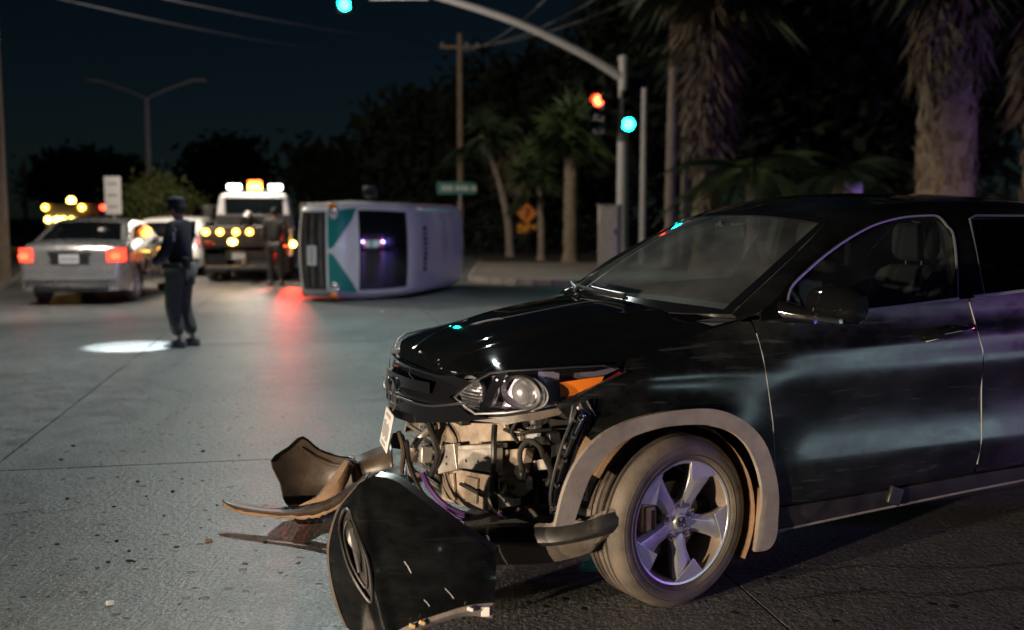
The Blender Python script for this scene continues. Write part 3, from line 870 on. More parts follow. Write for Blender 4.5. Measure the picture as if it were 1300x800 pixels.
def pole(name, px, d, ytop, r, m, label, cat='pole', z0=.1, lean=0.0):
    b = Vector(gp(px, d, z0)); t = at(px, ytop, d)
    o = MB().tube([(0, 0, 0), (lean * .5, 0, (t.z - z0) * .5), (lean, 0, t.z - z0)], [r, r * .93, r * .8], 14)
    o = o.build(name, m); o.location = b
    return tag(o, label, cat)
pole('steel_post', 816, 30, 112, .11, 'pale_pole', 'plain steel post just right of the traffic signal pole')
up = empty('utility_pole', gp(585, 39), 0, 'thin dark utility pole behind the overturned van', 'utility pole')
tz = at(585, 46, 39).z
MB().tube([(0, 0, 0), (0, 0, tz * .5), (0, 0, tz)], [.14, .125, .1], 12).build('pole', 'wood_pole', up)
MB().box((0, 0, tz - .5), (1.5, .1, .1)).build('cross_arm', 'wood_pole', up)
for x in (-.65, 0.25, .65): MB().lathe([(.001, .14), (.035, .13), (.05, .05), (.03, 0)], 10, (x, 0, tz - .45), rotm(R(90))).build('insulator', 'sign_grey', up)
ul = empty('utility_pole', (gp(3, 22)[0], 22, .1), 0, 'tall wooden utility pole at the left kerb beside the silver sedan', 'utility pole')
MB().tube([(0, 0, 0), (0, 0, 4), (.03, 0, 8.6)], [.14, .12, .1], 14).build('pole', 'wood_pole', ul)
MB().box((0, 0, 8.1), (.1, 1.8, .1)).build('cross_arm', 'wood_pole', ul)
MB().tube([(.05, 0, 6.9), (.5, .1, 7.25), (1.2, .2, 7.4)], .035, 8).build('added_lamp_arm', 'galvanised', ul)  # lamp added high on the pole, out of view, to light the palms
MB().loft([[Vector((1.15 + x, .2 + y * wd, 7.4 + z * ht)) for y, z in ((-1, 0), (-.7, .8), (.7, .8), (1, 0), (.6, -.3), (-.6, -.3))] for x, wd, ht in ((0, .06, .06), (.2, .14, .1), (.5, .14, .09), (.62, .08, .03))]).build('lamp_head', 'galvanised', ul)
MB().ball((1.45, .2, 7.37), (.18, .1, .05)).build('lamp_lens', 'lamp_face', ul)
lamp('palm_fill_light', 'SPOT', (1.45, .2, 7.25), 3200, (1.0, .84, .68), ul, .1, (12.0, 7.5, 1.5), R(150), .4)
pole('utility_pole', 34, 60, 203, .13, 'wood_pole', 'thin far utility pole beyond the amber lit truck', 'utility pole')
# overhead wires
for k, (a, b, sg_) in enumerate((((40, -10, 24), (560, 70, 60), .5), ((150, -14, 24), (700, 60, 60), .5), ((590, 60, 39), (860, -30, 30), .4), ((586, 62, 39), (800, -30, 28), .4), ((583, 66, 39), (720, -30, 26), .4))):
    A, B = at(*a), at(*b)
    pts = [A.lerp(B, t / 16) - Vector((0, 0, sg_ * 4 * (t / 16) * (1 - t / 16))) for t in range(17)]
    tag(MB().tube(pts, .014, 5).build('overhead_wire', 'galvanised'), 'thin overhead wire sagging across the night sky', 'wire', 'overhead wires')
# double-armed street lamp, unlit
dl = empty('street_lamp', gp(192, 45, 0), 0, 'unlit double armed street lamp on a slim pole in the distance', 'street lamp')
zt = at(192, 124, 45).z
MB().tube([(0, 0, 0), (0, 0, zt)], [.14, .09], 12).build('pole', 'pale_pole', dl)
for sx in (-1, 1):
    a = MB(); e = Vector((sx * 2.0, 0, zt + .72))
    a.tube(crom([(0, 0, zt - .05), (sx * .9, 0, zt + .35), e], 5), .05, 8); a.build('arm', 'pale_pole', dl)
    h = MB(); h.loft([[e + Vector((sx * x, y * wd, z * ht)) for y, z in ((-1, 0), (-.7, .8), (.7, .8), (1, 0), (.6, -.4), (-.6, -.4))] for x, wd, ht in ((-.1, .05, .05), (.1, .14, .09), (.5, .14, .08), (.65, .08, .03))])
    h.build('lamp_head', 'pale_pole', dl)
# white road sign seen beyond the sedan
rs = empty('road_sign', gp(146, 31, 0), 0, 'white rectangular road sign on a post beyond the silver sedan', 'sign')
z1 = at(146, 224, 31).z; z0 = at(146, 272, 31).z
MB().tube([(0, 0, 0), (0, 0, z1)], .035, 10).build('post', 'galvanised', rs)
pl = MB().box((0, -.05, (z0 + z1) / 2), (.5, .02, z1 - z0)).build('panel', 'sign_white', rs, bev=.005)
for k in range(3): MB().box((0, -.064, z0 + (z1 - z0) * (.2 + .3 * k)), (.3, .006, .06)).build('marking', 'sign_grey', pl)
# street name sign on its pole
sn = empty('street_sign', gp(580, 38.2), 0, 'green street name sign with white lettering beyond the van', 'sign')
zc = at(580, 239, 38.2).z - .1
MB().tube([(.12, .06, 0), (.12, .06, zc + .1)], .04, 10).build('post', 'galvanised', sn)
pl = MB().box((0, 0, zc), (1.46, .03, .44)).build('panel', 'sign_teal', sn, bev=.005)
x = -.55
for wd in (.1, .08, .11, .06, 0, .1, .09, .1, .12, 0, .09, .1):
    if wd: MB().box((x + wd / 2, -.019, zc), (wd * .8, .006, .17)).build('lettering', 'sign_white', pl)
    x += max(wd, .06) + .02
# orange diamond warning sign with plaque
ws = empty('warning_sign', gp(669, 40), 0, 'orange diamond warning sign with a small plaque below', 'sign')
zc = at(669, 271, 40).z - .1; zp = at(669, 290, 40).z - .1
MB().tube([(0, .03, 0), (0, .03, zc + .3)], .035, 10).build('post', 'wood_pole', ws)
dm = MB().prism([(0, .42), (.42, 0), (0, -.42), (-.42, 0)], .02, None, (0, -.02, zc)).build('diamond_panel', 'sign_orange', ws, bev=.004)
MB().prism([(-.06, .2), (.1, .2), (.1, .02), (.02, -.06), (.02, -.18), (-.06, -.18), (-.06, -.02), (.02, .06), (.02, .12), (-.06, .12)], .006, None, (0, -.03, zc)).build('symbol', 'signal_black', dm)
MB().box((0, -.01, zp), (.76, .02, .36)).build('plaque', 'sign_yellow', ws, bev=.004)
# control cabinet beside the signal, and the pale box further right
cb = empty('control_cabinet', gp(774, 26.2, .12), R(-14), 'grey steel control cabinet standing beside the signal pole', 'cabinet')
zt = at(774, 261, 26).z - .12
MB().box((0, 0, .06), (.62, .5, .12)).build('plinth', 'pavement_concrete', cb)
b_ = MB().box((0, 0, .12 + (zt - .12) / 2), (.54, .44, zt - .12)).build('housing', 'cabinet_metal', cb, bev=.02)
dr = MB().box((0, -.226, .12 + (zt - .12) / 2), (.46, .016, zt - .25)).build('door', 'cabinet_metal', cb, bev=.006)
MB().box((.17, -.24, 1.0), (.03, .03, .14)).build('handle', 'chrome', dr)
MB().box((0, 0, zt + .012), (.62, .52, .03)).build('lid', 'cabinet_metal', cb, bev=.01)
ub = empty('utility_box', gp(1077, 21, .1), R(8), 'pale utility box on a post behind the black car roof', 'utility box')
zt = at(1077, 223, 21).z - .1
MB().tube([(0, 0, 0), (0, 0, zt - .6)], .06, 10).build('post', 'galvanised', ub)
MB().box((0, 0, zt - .36), (.44, .28, .72)).build('housing', 'cabinet_metal', ub, bev=.02)
MB().box((0, -.146, zt - .36), (.36, .014, .62)).build('door', 'cabinet_metal', ub, bev=.004)

# ================================================================== other vehicles
def simple_wheel(parent, c, r=.32, wd=.21, side=1, rim='alloy', name='wheel'):
    """axis along y, outer face on the +y side when side = 1"""
    h = wd / 2
    M = None if side > 0 else rotm(0, 0, math.pi)
    t = MB(); t.lathe([(r * .62, h * .8), (r * .66, h), (r * .85, h * 1.04), (r * .97, h * .85), (r, h * .6), (r, -h * .6), (r * .97, -h * .85), (r * .85, -h), (r * .62, -h * .8)], 36, c, M)
    to = t.build(name, 'tyre_rubber', parent)
    k = MB(); k.lathe([(r * .64, h * .86), (r * .6, h * .8), (r * .56, h * .3), (r * .56, -h * .7)], 30, c, M)
    k.lathe([(.001, h * .62), (r * .16, h * .6), (r * .18, h * .4)], 16, c, M)
    for q in range(5):
        a = 2 * math.pi * q / 5 + .3
        Mr = (M or Matrix.Identity(3)) @ Matrix.Rotation(a, 3, 'Y')
        k.prism([(r * .1, -r * .1), (r * .58, -r * .13), (r * .58, r * .1), (r * .1, r * .07)], h * .25, Mr, Vector(c) + Mr @ Vector((0, h * .35, 0)))
    k.build('rim', rim, to)
    MB().lathe([(.001, h * .1), (r * .55, h * .1)], 20, c, M).build('brake_disc', 'brake_iron', to)
    return to

def shell(root, prof, W, zb, tumble, paint, wheels, wr, low, rnd=.07, crown=.03, nose=.14, tail=.1, panels=(), name='body'):
    """body skin from a side silhouette: rounded upper skin and two side panels with wheel arches"""
    K = 8
    sil = [Vector((x, 0, z)) for x, z in prof]
    S = crom(sil, K); X0 = max(p.x for p in S); X1 = min(p.x for p in S)
    def hw(x, z):
        f = max(0.0, 1 - (X0 - x) / .9); b = max(0.0, 1 - (x - X1) / .7)
        y = W - nose * f * f - tail * b * b - tumble * max(0.0, z - zb) - .5 * max(0.0, .4 - z) ** 2
        return y + .015 * math.exp(-((z - zb + .18) / .06) ** 2)
    tang = [(S[min(i + 1, len(S) - 1)] - S[max(i - 1, 0)]).normalized() for i in range(len(S))]
    inw = [Vector((-t.z, 0, t.x)) for t in tang]          # towards the inside of the body
    cen = Vector(((X0 + X1) / 2, 0, zb * .7))
    inw = [n if n.dot(cen - p) > 0 else -n for n, p in zip(inw, S)]
    def row(p, n):
        y0 = hw(p.x, p.z); out = []
        for a in (0, 25, 50, 75, 90):
            out.append((y0 - rnd * (1 - math.cos(R(a))), rnd * (1 - math.sin(R(a)))))
        for q in (.8, .5, .2, 0): out.append(((y0 - rnd) * q, -crown * (1 - q * q)))
        pts = [p + n * o + Vector((0, y, 0)) for y, o in out]
        return pts + [Vector((q.x, -q.y, q.z)) for q in pts[-2::-1]]
    mb = MB(); mb.loft([row(p, n) for p, n in zip(S, inw)], False, False)
    body = mb.build(name, paint, root)
    ins = [p + n * rnd * .98 for p, n in zip(S, inw)]
    ol = [(p.x, p.z) for p in ins]
    # bottom edge from the tail to the nose with wheel arches
    bot = []
    for wx in sorted(wheels):
        ar = wr + .06
        bot.append((wx - ar - .02, low))
        for k in range(0, 11):
            a = math.pi - math.pi * k / 10
            bot.append((wx + ar * math.cos(a), wr + ar * math.sin(a)))
        bot.append((wx + ar + .02, low))
    ol = ol + bot
    for s in (1, -1):
        panel('side_panel', ol, lambda x, z: (x, s * hw(x, z), z), paint, root, (0, s, 0), .09, .03)
    # dark underbody and wheel houses
    MB().box(((X0 + X1) / 2, 0, low + .22), (X0 - X1 - .35, 2 * W - .55, .4)).build('underbody', 'rubber', root)
    def glassp(c0, c1, yf, m='dark_glass', nm='windscreen', off=.006, y0=-1, y1=1):
        def fn(u, v):
            c = max(0.0, min(len(sil) - 1.001, u / .5)) * K
            i = min(int(c), len(S) - 2); t = c - i
            p = S[i].lerp(S[i + 1], t); n = inw[i].lerp(inw[min(i + 1, len(inw) - 1)], t).normalized()
            yw = hw(p.x, p.z) - rnd
            return p + n * (-crown * (1 - v * v)) + Vector((0, v * yw, 0))
        i = int((c0 + c1) / 2 * K); hint = -inw[i]
        a, b = c0 * .5, c1 * .5
        return panel(nm, [(a, y0 * yf[0]), (b, y0 * yf[1]), (b, y1 * yf[1]), (a, y1 * yf[0])], fn, m, root, hint, .08, .004, off)
    def sidep(nm, poly, m, off=.006, sides=(1, -1), step=.07, flange=.006):
        r = []
        for s in sides:
            r.append(panel(nm, poly, lambda x, z: (x, s * hw(x, z), z), m, root, (0, s, 0), step, flange, off))
        return r
    for wx in wheels:
        for s in (1, -1): simple_wheel(root, (wx, s * (W - .13), wr), wr, .2, s)
    return hw, glassp, sidep

def sedan(loc, yaw, label, cat='car', paint='silver_paint', police=False, group=None):
    r = empty('sedan', loc, yaw, label, cat, group)
    prof = [(-.1, .2), (-.02, .3), (0, .5), (-.12, .7), (-.5, .82), (-1.05, .93), (-1.5, 1.17), (-2.0, 1.4), (-2.6, 1.46), (-3.15, 1.4), (-3.65, 1.18), (-3.95, 1.06), (-4.35, 1.04), (-4.47, .96), (-4.5, .72), (-4.52, .5), (-4.46, .25)]
    hw, gl, sd = shell(r, prof, .88, .92, .42, paint, (-.85, -3.5), .31, .2)
    gl(5.2, 6.9, (.94, .9)); gl(9.15, 10.75, (.88, .92), 'dark_glass', 'rear_window')
    sd('side_window', [(-1.55, .98), (-2.05, 1.3), (-2.45, 1.36), (-2.45, .99)], 'dark_glass')
    sd('side_window', [(-2.52, .99), (-2.52, 1.36), (-3.0, 1.33), (-3.4, 1.17), (-3.5, 1.03)], 'dark_glass')
    for s in (1, -1):
        MB().box((-1.62, s * .97, .98), (.14, .2, .13)).build('mirror', paint, r, bev=.03)
        # tail lamp wraps the corner
        t = MB(); t.loft([[(-4.30, s * (.865), z) , (-4.42, s * .84, z), (-4.5, s * .76, z), (-4.53, s * .6, z), (-4.5, s * .6, z), (-4.3, s * .8, z)] for z in (.74, .8, .92, .97)])
        t.build('tail_lamp', 'lit_tail_dim', r)
        MB().ball((-4.515, s * .735, .84), (.03, .085, .055)).build('brake_bulb', 'lit_tail', r)
        h = MB(); h.ball((-.16, s * .64, .68), (.16, .17, .07)); h.build('head_lamp', 'reflector', r)
        MB().box((-2.35, s * .90, .86), (.17, .03, .025)).build('door_handle', paint, r, bev=.008)
        MB().box((-3.2, s * .895, .84), (.17, .03, .025)).build('door_handle', paint, r, bev=.008)
    MB().box((-4.545, 0, .80), (.02, .62, .17)).build('plate_recess', 'rubber', r, bev=.01)
    p = MB().box((-4.56, 0, .79), (.014, .32, .15)).build('number_plate', 'plate_white', r, bev=.004)
    for k in range(6): MB().box((-4.57, -.115 + .046 * k, .79), (.006, .028, .07)).build('plate_mark', 'plate_mark', p)
    MB().box((-4.545, 0, .91), (.03, .7, .03)).build('trunk_trim', 'chrome', r, bev=.008)
    MB().box((-4.53, 0, .42), (.05, 1.5, .02)).build('bumper_seam', 'rubber', r)
    MB().box((-4.53, 0, .28), (.06, 1.2, .1)).build('bumper_skirt', 'black_plastic', r, bev=.02)
    if police:
        lb = MB().box((-2.4, 0, 1.53), (.3, 1.2, .08)).build('light_bar', 'gloss_black', r, bev=.02)
        for s, m in ((-.5, 'lit_blue'), (.5, 'lit_red')):
            MB().box((-2.4, s * .75, 1.585), (.24, .4, .07)).build('light_lens', m, lb, bev=.02)
    return r
sv = Vector((-7.42, 17.2, 0)); hd_ = R(90 + 7)
sedan(sv + Vector((math.cos(hd_), math.sin(hd_), 0)) * 4.5, hd_, 'silver sedan with glowing tail lamps beside the left kerb')
# patrol car across the side street behind the viewer: its light bar gives the blue and purple light
pcl = Vector((16.4, 3.4, 0))
sedan(pcl, R(170), 'dark patrol car with a blue and red light bar in the side street', 'car', 'navy_paint', True)
pcm = Matrix.Rotation(R(170), 4, 'Z'); pcm.translation = pcl
lamp('light_bar_blue', 'POINT', pcm @ Vector((-2.4, -.38, 1.85)), 2100, (.18, .17, 1.0), None, .14)
lamp('light_bar_red', 'POINT', pcm @ Vector((-2.4, .38, 1.85)), 560, (1.0, .12, .3), None, .14)
# car behind the viewer on the left whose low beams shine on the wreck
hcl = Vector((-6.4, -1.8, 0)); hca = math.atan2(4.4 + 1.8, .2 + 6.4)
sedan(hcl, hca, 'sedan behind the viewer with its headlights on the wreck')
hcm = Matrix.Rotation(hca, 4, 'Z'); hcm.translation = hcl
for s_ in (-1, 1):
    hb_ = lamp('head_lamp_beam', 'SPOT', hcm @ Vector((.08, s_ * .64, .72)), 3100, (1.0, .78, .56), None, .07, hcm @ Vector((10, s_ * .3, .66)), R(55), .8)
    hb_.scale = (1, .27, 1)

def suv(loc, yaw, label):
    r = empty('suv', loc, yaw, label, 'car')
    prof = [(-.1, .25), (-.02, .4), (0, .65), (-.15, .9), (-.55, 1.0), (-1.05, 1.07), (-1.5, 1.35), (-1.85, 1.6), (-2.5, 1.68), (-3.4, 1.66), (-4.0, 1.58), (-4.25, 1.3), (-4.35, 1.02), (-4.4, .8), (-4.45, .55), (-4.38, .3)]
    hw, gl, sd = shell(r, prof, .91, 1.05, .32, 'white_paint', (-.85, -3.5), .35, .25)
    gl(5.2, 6.8, (.94, .9)); gl(10.25, 11.7, (.9, .92), 'dark_glass', 'rear_window')
    sd('side_window', [(-1.55, 1.12), (-1.95, 1.48), (-2.45, 1.53), (-2.45, 1.12)], 'dark_glass')
    sd('side_window', [(-2.52, 1.12), (-2.52, 1.53), (-3.3, 1.52), (-3.3, 1.12)], 'dark_glass')
    sd('side_window', [(-3.37, 1.12), (-3.37, 1.52), (-3.8, 1.46), (-3.9, 1.2)], 'dark_glass')
    for s in (1, -1):
        t = MB(); t.loft([[(-4.2, s * .87, z), (-4.36, s * .83, z), (-4.41, s * .7, z), (-4.3, s * .7, z)] for z in (.78, .9, 1.08, 1.14)])
        t.build('tail_lamp', 'red_lens', r)
        MB().ball((-4.40, s * .78, 1.0), (.03, .06, .07)).build('tail_bulb', 'lit_tail', r)
        MB().box((-1.55, s * 1.0, 1.1), (.14, .2, .16)).build('mirror', 'white_paint', r, bev=.03)
    MB().box((-4.43, 0, .8), (.014, .32, .15)).build('number_plate', 'plate_white', r)
    MB().box((-4.42, 0, .45), (.1, 1.5, .16)).build('rear_bumper', 'black_plastic', r, bev=.03)
    r.scale = (1, 1, .88)
    return r
sp_ = Vector((-8.55, 25.5, 0)); hs = R(90 + 6)
suv(sp_ + Vector((math.cos(hs), math.sin(hs), 0)) * 4.4, hs, 'white car with one red tail lamp showing behind the standing officer')

# ------------------------------------------------------------------ overturned van
vf = Vector((-.237, -.9715, 0)); vu = Vector((.9715, -.237, 0)); vl = Vector((0, 0, -1))
van = empty('overturned_van', (0, 0, 0), 0, 'white passenger van with teal bands lying on its side', 'van')
Mv = Matrix((vf, vl, vu)).transposed()
van.rotation_euler = Mv.to_euler()
van.location = (-4.02, 18.05, .905)
vp = [(-.08, .3), (0, .42), (.02, .62), (-.03, .86), (-.16, 1.05), (-.42, 1.25), (-.75, 1.6), (-1.08, 1.88), (-1.5, 1.98), (-2.6, 2.0), (-3.8, 1.98), (-4.45, 1.93), (-4.66, 1.75), (-4.72, 1.2), (-4.75, .7), (-4.7, .35)]
hw, gl, sd = shell(van, vp, .87, 1.1, .06, 'van_white', (-.75, -3.6), .33, .3, rnd=.13, crown=.05, nose=.1, tail=.05)
gl(4.95, 7.0, (1.0, .97), 'dark_glass', 'windscreen', .012)
# dark lower front: bumper and grille
gl(.6, 2.75, (1.04, 1.05), 'black_plastic', 'front_bumper', .012)
for a in (1.15, 1.75, 2.35):
    gl(a, a + .16, (.98, .98), 'dusty_plastic', 'grille_bar', .03)
# teal bands on the nose, leaving a white wedge
def fnp(c0, poly, m, nm, off):
    pass
sil_u = .5
def nosep(poly, m, nm, off, hint):
    S = [Vector((x, 0, z)) for x, z in vp]
    C = crom(S, 8)
    def fn(u, v):
        c = max(0, min(len(S) - 1.001, u / .5)) * 8; i = min(int(c), len(C) - 2)
        p = C[i].lerp(C[i + 1], c - i)
        t = (C[min(i + 2, len(C) - 1)] - C[max(i - 1, 0)]).normalized(); n = Vector((t.z, 0, -t.x))
        if n.dot(hint) < 0: n = -n
        return p + n * (.05 * (1 - v * v)) + Vector((0, v * (hw(p.x, p.z) - .13), 0))
    return panel(nm, poly, fn, m, van, hint, .06, .004, off)
H_ = Vector((.8, 0, .6))
nosep([(1.45, -1.06), (2.45, -1.06), (2.3, -.8), (1.62, -.1), (1.45, -.05)], 'teal_paint', 'teal_band', .014, H_)
nosep([(1.45, 1.06), (2.45, 1.06), (2.3, .85), (1.62, .1), (1.45, .05)], 'teal_paint', 'teal_band', .014, H_)
for s in (1, -1):
    MB().ball((-.045, s * .66, .93), (.07, .13, .1)).build('head_lamp', 'reflector', van)
    MB().ball((-.02, s * .78, .93), (.06, .06, .08)).build('turn_lamp', 'amber_lens', van)
    sd('side_window', [(-.85, 1.2), (-1.25, 1.72), (-1.75, 1.78), (-1.75, 1.2)], 'dark_glass', sides=(s,))
    for k in range(3):
        x = -1.85 - .9 * k
        sd('side_window', [(x, 1.22), (x, 1.78), (x - .82, 1.78), (x - .82, 1.22)], 'dark_glass', sides=(s,))
    MB().tube([(-.9, s * .88, 1.25), (-.85, s * 1.02 if s < 0 else .885, 1.3)], .02, 8).build('mirror_arm', 'black_plastic', van)
MB().box((-.82, -1.04, 1.32), (.1, .2, .26)).build('mirror', 'black_plastic', van, bev=.04)
p = MB().box((.10, .08, .58), (.014, .34, .17)).build('number_plate', 'plate_white', van, bev=.004)
for k in range(6): MB().box((.109, -.035 + .046 * k, .58), (.006, .028, .08)).build('plate_mark', 'plate_mark', p)
# dark lettering near the front of the roof
for k, (wd, dp) in enumerate(((.09, .16), (.07, .16), (.1, .16), (.08, .16), (.05, .16), (.09, .16), (.1, .16), (.07, .16), (.09, .16))):
    y = -.38 + .095 * k
    MB().box((-1.72, y, 2.052 - .05 * (y / .74) ** 2), (dp, wd * .72, .012)).build('roof_lettering', 'signal_black', van)
for wx in (-.75, -3.6): MB().tube([(wx, -.7, .33), (wx, .7, .33)], .05, 8).build('axle', 'brake_iron', van)

# ------------------------------------------------------------------ tow truck
tr = empty('tow_truck', (-6.08, 23.4, 0), R(90 + 10), 'white tow truck with a lit light bar seen from behind', 'truck')
def B(nm, c, s, m, bev=.02, parent=tr, M=None): return MB().box(c, s, M).build(nm, m, parent, bev=bev)
# cab at x 2.6..4.6 forward of the tail (tail at x = 0)
cb_ = MB(); cb_.loft([[(x, y * wd, z) for y, z in ((-1, .75), (-1, 1.35), (-.88, 2.02), (-.78, 2.1), (.78, 2.1), (.88, 2.02), (1, 1.35), (1, .75))] for x, wd in ((2.9, .93), (3.0, .97), (4.3, .97), (4.6, .93))])
cab = cb_.build('cab', 'white_paint', tr, bev=.05)
MB().box((2.885, 0, 1.72), (.03, 1.42, .5)).build('rear_window', 'dark_glass', tr, bev=.03)
for a in ((0, .27), (0, -.27)): MB().box((2.87, 0, 1.72 + a[1]), (.03, 1.5, .05)).build('window_frame', 'white_paint', tr, bev=.01)
hood_ = MB(); hood_.loft([[(x, y * wd, z) for y, z in ((-1, .6), (-1, tz_ - .12), (-.85, tz_), (.85, tz_), (1, tz_ - .12), (1, .6))] for x, wd, tz_ in ((4.55, .93, 1.3), (5.5, .88, 1.22), (5.7, .84, 1.1))]); hood_.build('bonnet', 'white_paint', tr, bev=.03)
B('chassis', (2.6, 0, .62), (5.2, .9, .22), 'truck_black')
B('wrecker_body', (1.35, 0, 1.02), (2.6, 1.9, .5), 'truck_black', .03)
B('side_locker', (1.3, .99, .9), (2.4, .1, .62), 'white_paint', .02); B('side_locker', (1.3, -.99, .9), (2.4, .1, .62), 'white_paint', .02)
B('tail_board', (.03, 0, .98), (.08, 1.96, .34), 'truck_black', .02)
B('head_board', (2.72, 0, 1.3), (.08, 1.85, .5), 'truck_black', .02)
MB().tube([(2.3, 0, 1.25), (.9, 0, 1.55), (-.1, 0, 1.42)], .09, 10).build('boom', 'truck_black', tr)
MB().tube([(2.0, -.35, 1.25), (1.2, 0, 1.5)], .05, 8).build('boom_strut', 'truck_black', tr)
MB().tube([(2.0, .35, 1.25), (1.2, 0, 1.5)], .05, 8).build('boom_strut', 'truck_black', tr)
MB().tube([(.3, 0, .55), (-.7, 0, .38)], .08, 8).build('wheel_lift', 'truck_black', tr)
MB().tube([(-.7, -.8, .36), (-.7, .8, .36)], .06, 8).build('lift_bar', 'truck_black', tr)
lb = B('light_bar', (3.5, 0, 2.16), (.34, 1.3, .06), 'signal_black', .01)
for y, m in ((.52, 'lit_white'), (0, 'lit_amber'), (-.52, 'lit_white')):
    MB().box((3.45, y, 2.26), (.3, .34, .14)).build('light_lens', m, lb, bev=.03)
MB().box((3.5, 0, 2.38), (.24, .34, .1)).build('light_lens', 'lit_orange', lb, bev=.03)
for k, y in enumerate((.86, .55, .2, -.1)):
    MB().ball((-.03, y, 1.15), (.04, .075, .07)).build('marker_lamp', 'lit_amber', tr)
MB().ball((-.04, .28, .93), (.04, .1, .07)).build('marker_lamp', 'lit_yellow', tr)
for y in (-.95,):
    MB().box((-.04, y + .12, .88), (.04, .3, .12)).build('tail_lamp', 'lit_orange', tr, bev=.02)
    MB().box((-.04, y + .12, 1.12), (.04, .26, .1)).build('tail_lamp', 'lit_tail_dim', tr, bev=.02)
    MB().ball((-.03, y - .12, .87), (.04, .07, .07)).build('reverse_lamp', 'lit_yellow', tr)
MB().box((-.04, .8, .88), (.04, .22, .1)).build('tail_lamp', 'red_lens', tr, bev=.02)
for s in (1, -1):
    MB().tube([(4.2, s * .95, 1.75), (4.3, s * 1.25, 1.8), (4.3, s * 1.25, 1.2), (4.2, s * .97, 1.25)], .025, 8).build('mirror_bracket', 'signal_black', tr)
    MB().box((4.28, s * 1.3, 1.55), (.1, .26, .5)).build('mirror', 'black_plastic', tr, bev=.04)
    simple_wheel(tr, (4.75, s * .82, .4), .4, .24, s)
    simple_wheel(tr, (1.2, s * .86, .4), .4, .24, s, 'truck_black'); simple_wheel(tr, (1.2, s * .58, .4), .4, .24, s, 'truck_black')
    MB().box((.35, s * .7, .42), (.02, .5, .42)).build('mud_flap', 'rubber', tr)
MB().ball((3.9, 1.25, 1.12), (.07, .09, .09)).build('work_lamp', 'lit_white', tr)
MB().box((-.06, .15, .6), (.02, .3, .15)).build('number_plate', 'plate_white', tr)
lamp('light_bar_glow', 'POINT', Vector(tr.location) + Vector((-.4, 2.6, 2.9)), 240, (1, .9, .78), None, .3)
lamp('tail_glow', 'SPOT', (-5.1, 22.75, .8), 900, (1, .012, .008), None, .1, (-1.5, 5.0, .3), R(70), .6)

# ------------------------------------------------------------------ far service truck with amber lamps
ft = empty('service_truck', (at(88, 300, 45).x, 45, 0), R(90), 'distant boxy service truck with rows of amber lamps', 'truck')
b_ = MB().box((3, 0, 1.35), (5, 2.6, 1.5)).build('box_body', 'truck_black', ft, bev=.05)
MB().box((6.6, 0, 1.2), (1.8, 2.2, 1.5)).build('cab', 'white_paint', ft, bev=.1)
MB().box((.48, 0, 1.55), (.03, 2.3, 1.0)).build('roller_door', 'sign_grey', ft, bev=.01)
for y, z, m, s in ((1.2, 1.9, 'lit_amber', .14), (-.42, 1.9, 'lit_amber', .14), (.28, 2.2, 'lit_yellow', .19), (1.1, 1.36, 'lit_yellow', .14), (.7, 1.36, 'lit_yellow', .14), (.42, 1.36, 'lit_yellow', .14), (.06, 1.4, 'lit_yellow', .09), (-1.35, 1.9, 'lit_tail', .13)):
    MB().ball((.42 if z < 2.1 else 1.0, y, z), (.06, s, s * .9)).build('marker_lamp', m, ft)
MB().tube([(1.0, .28, 2.05), (1.0, .28, 2.2)], .05, 8).build('beacon_base', 'signal_black', ft)
for wx in (1.6, 6.4):
    for s in (1, -1): simple_wheel(ft, (wx, s * 1.0, .45), .45, .26, s, 'truck_black')

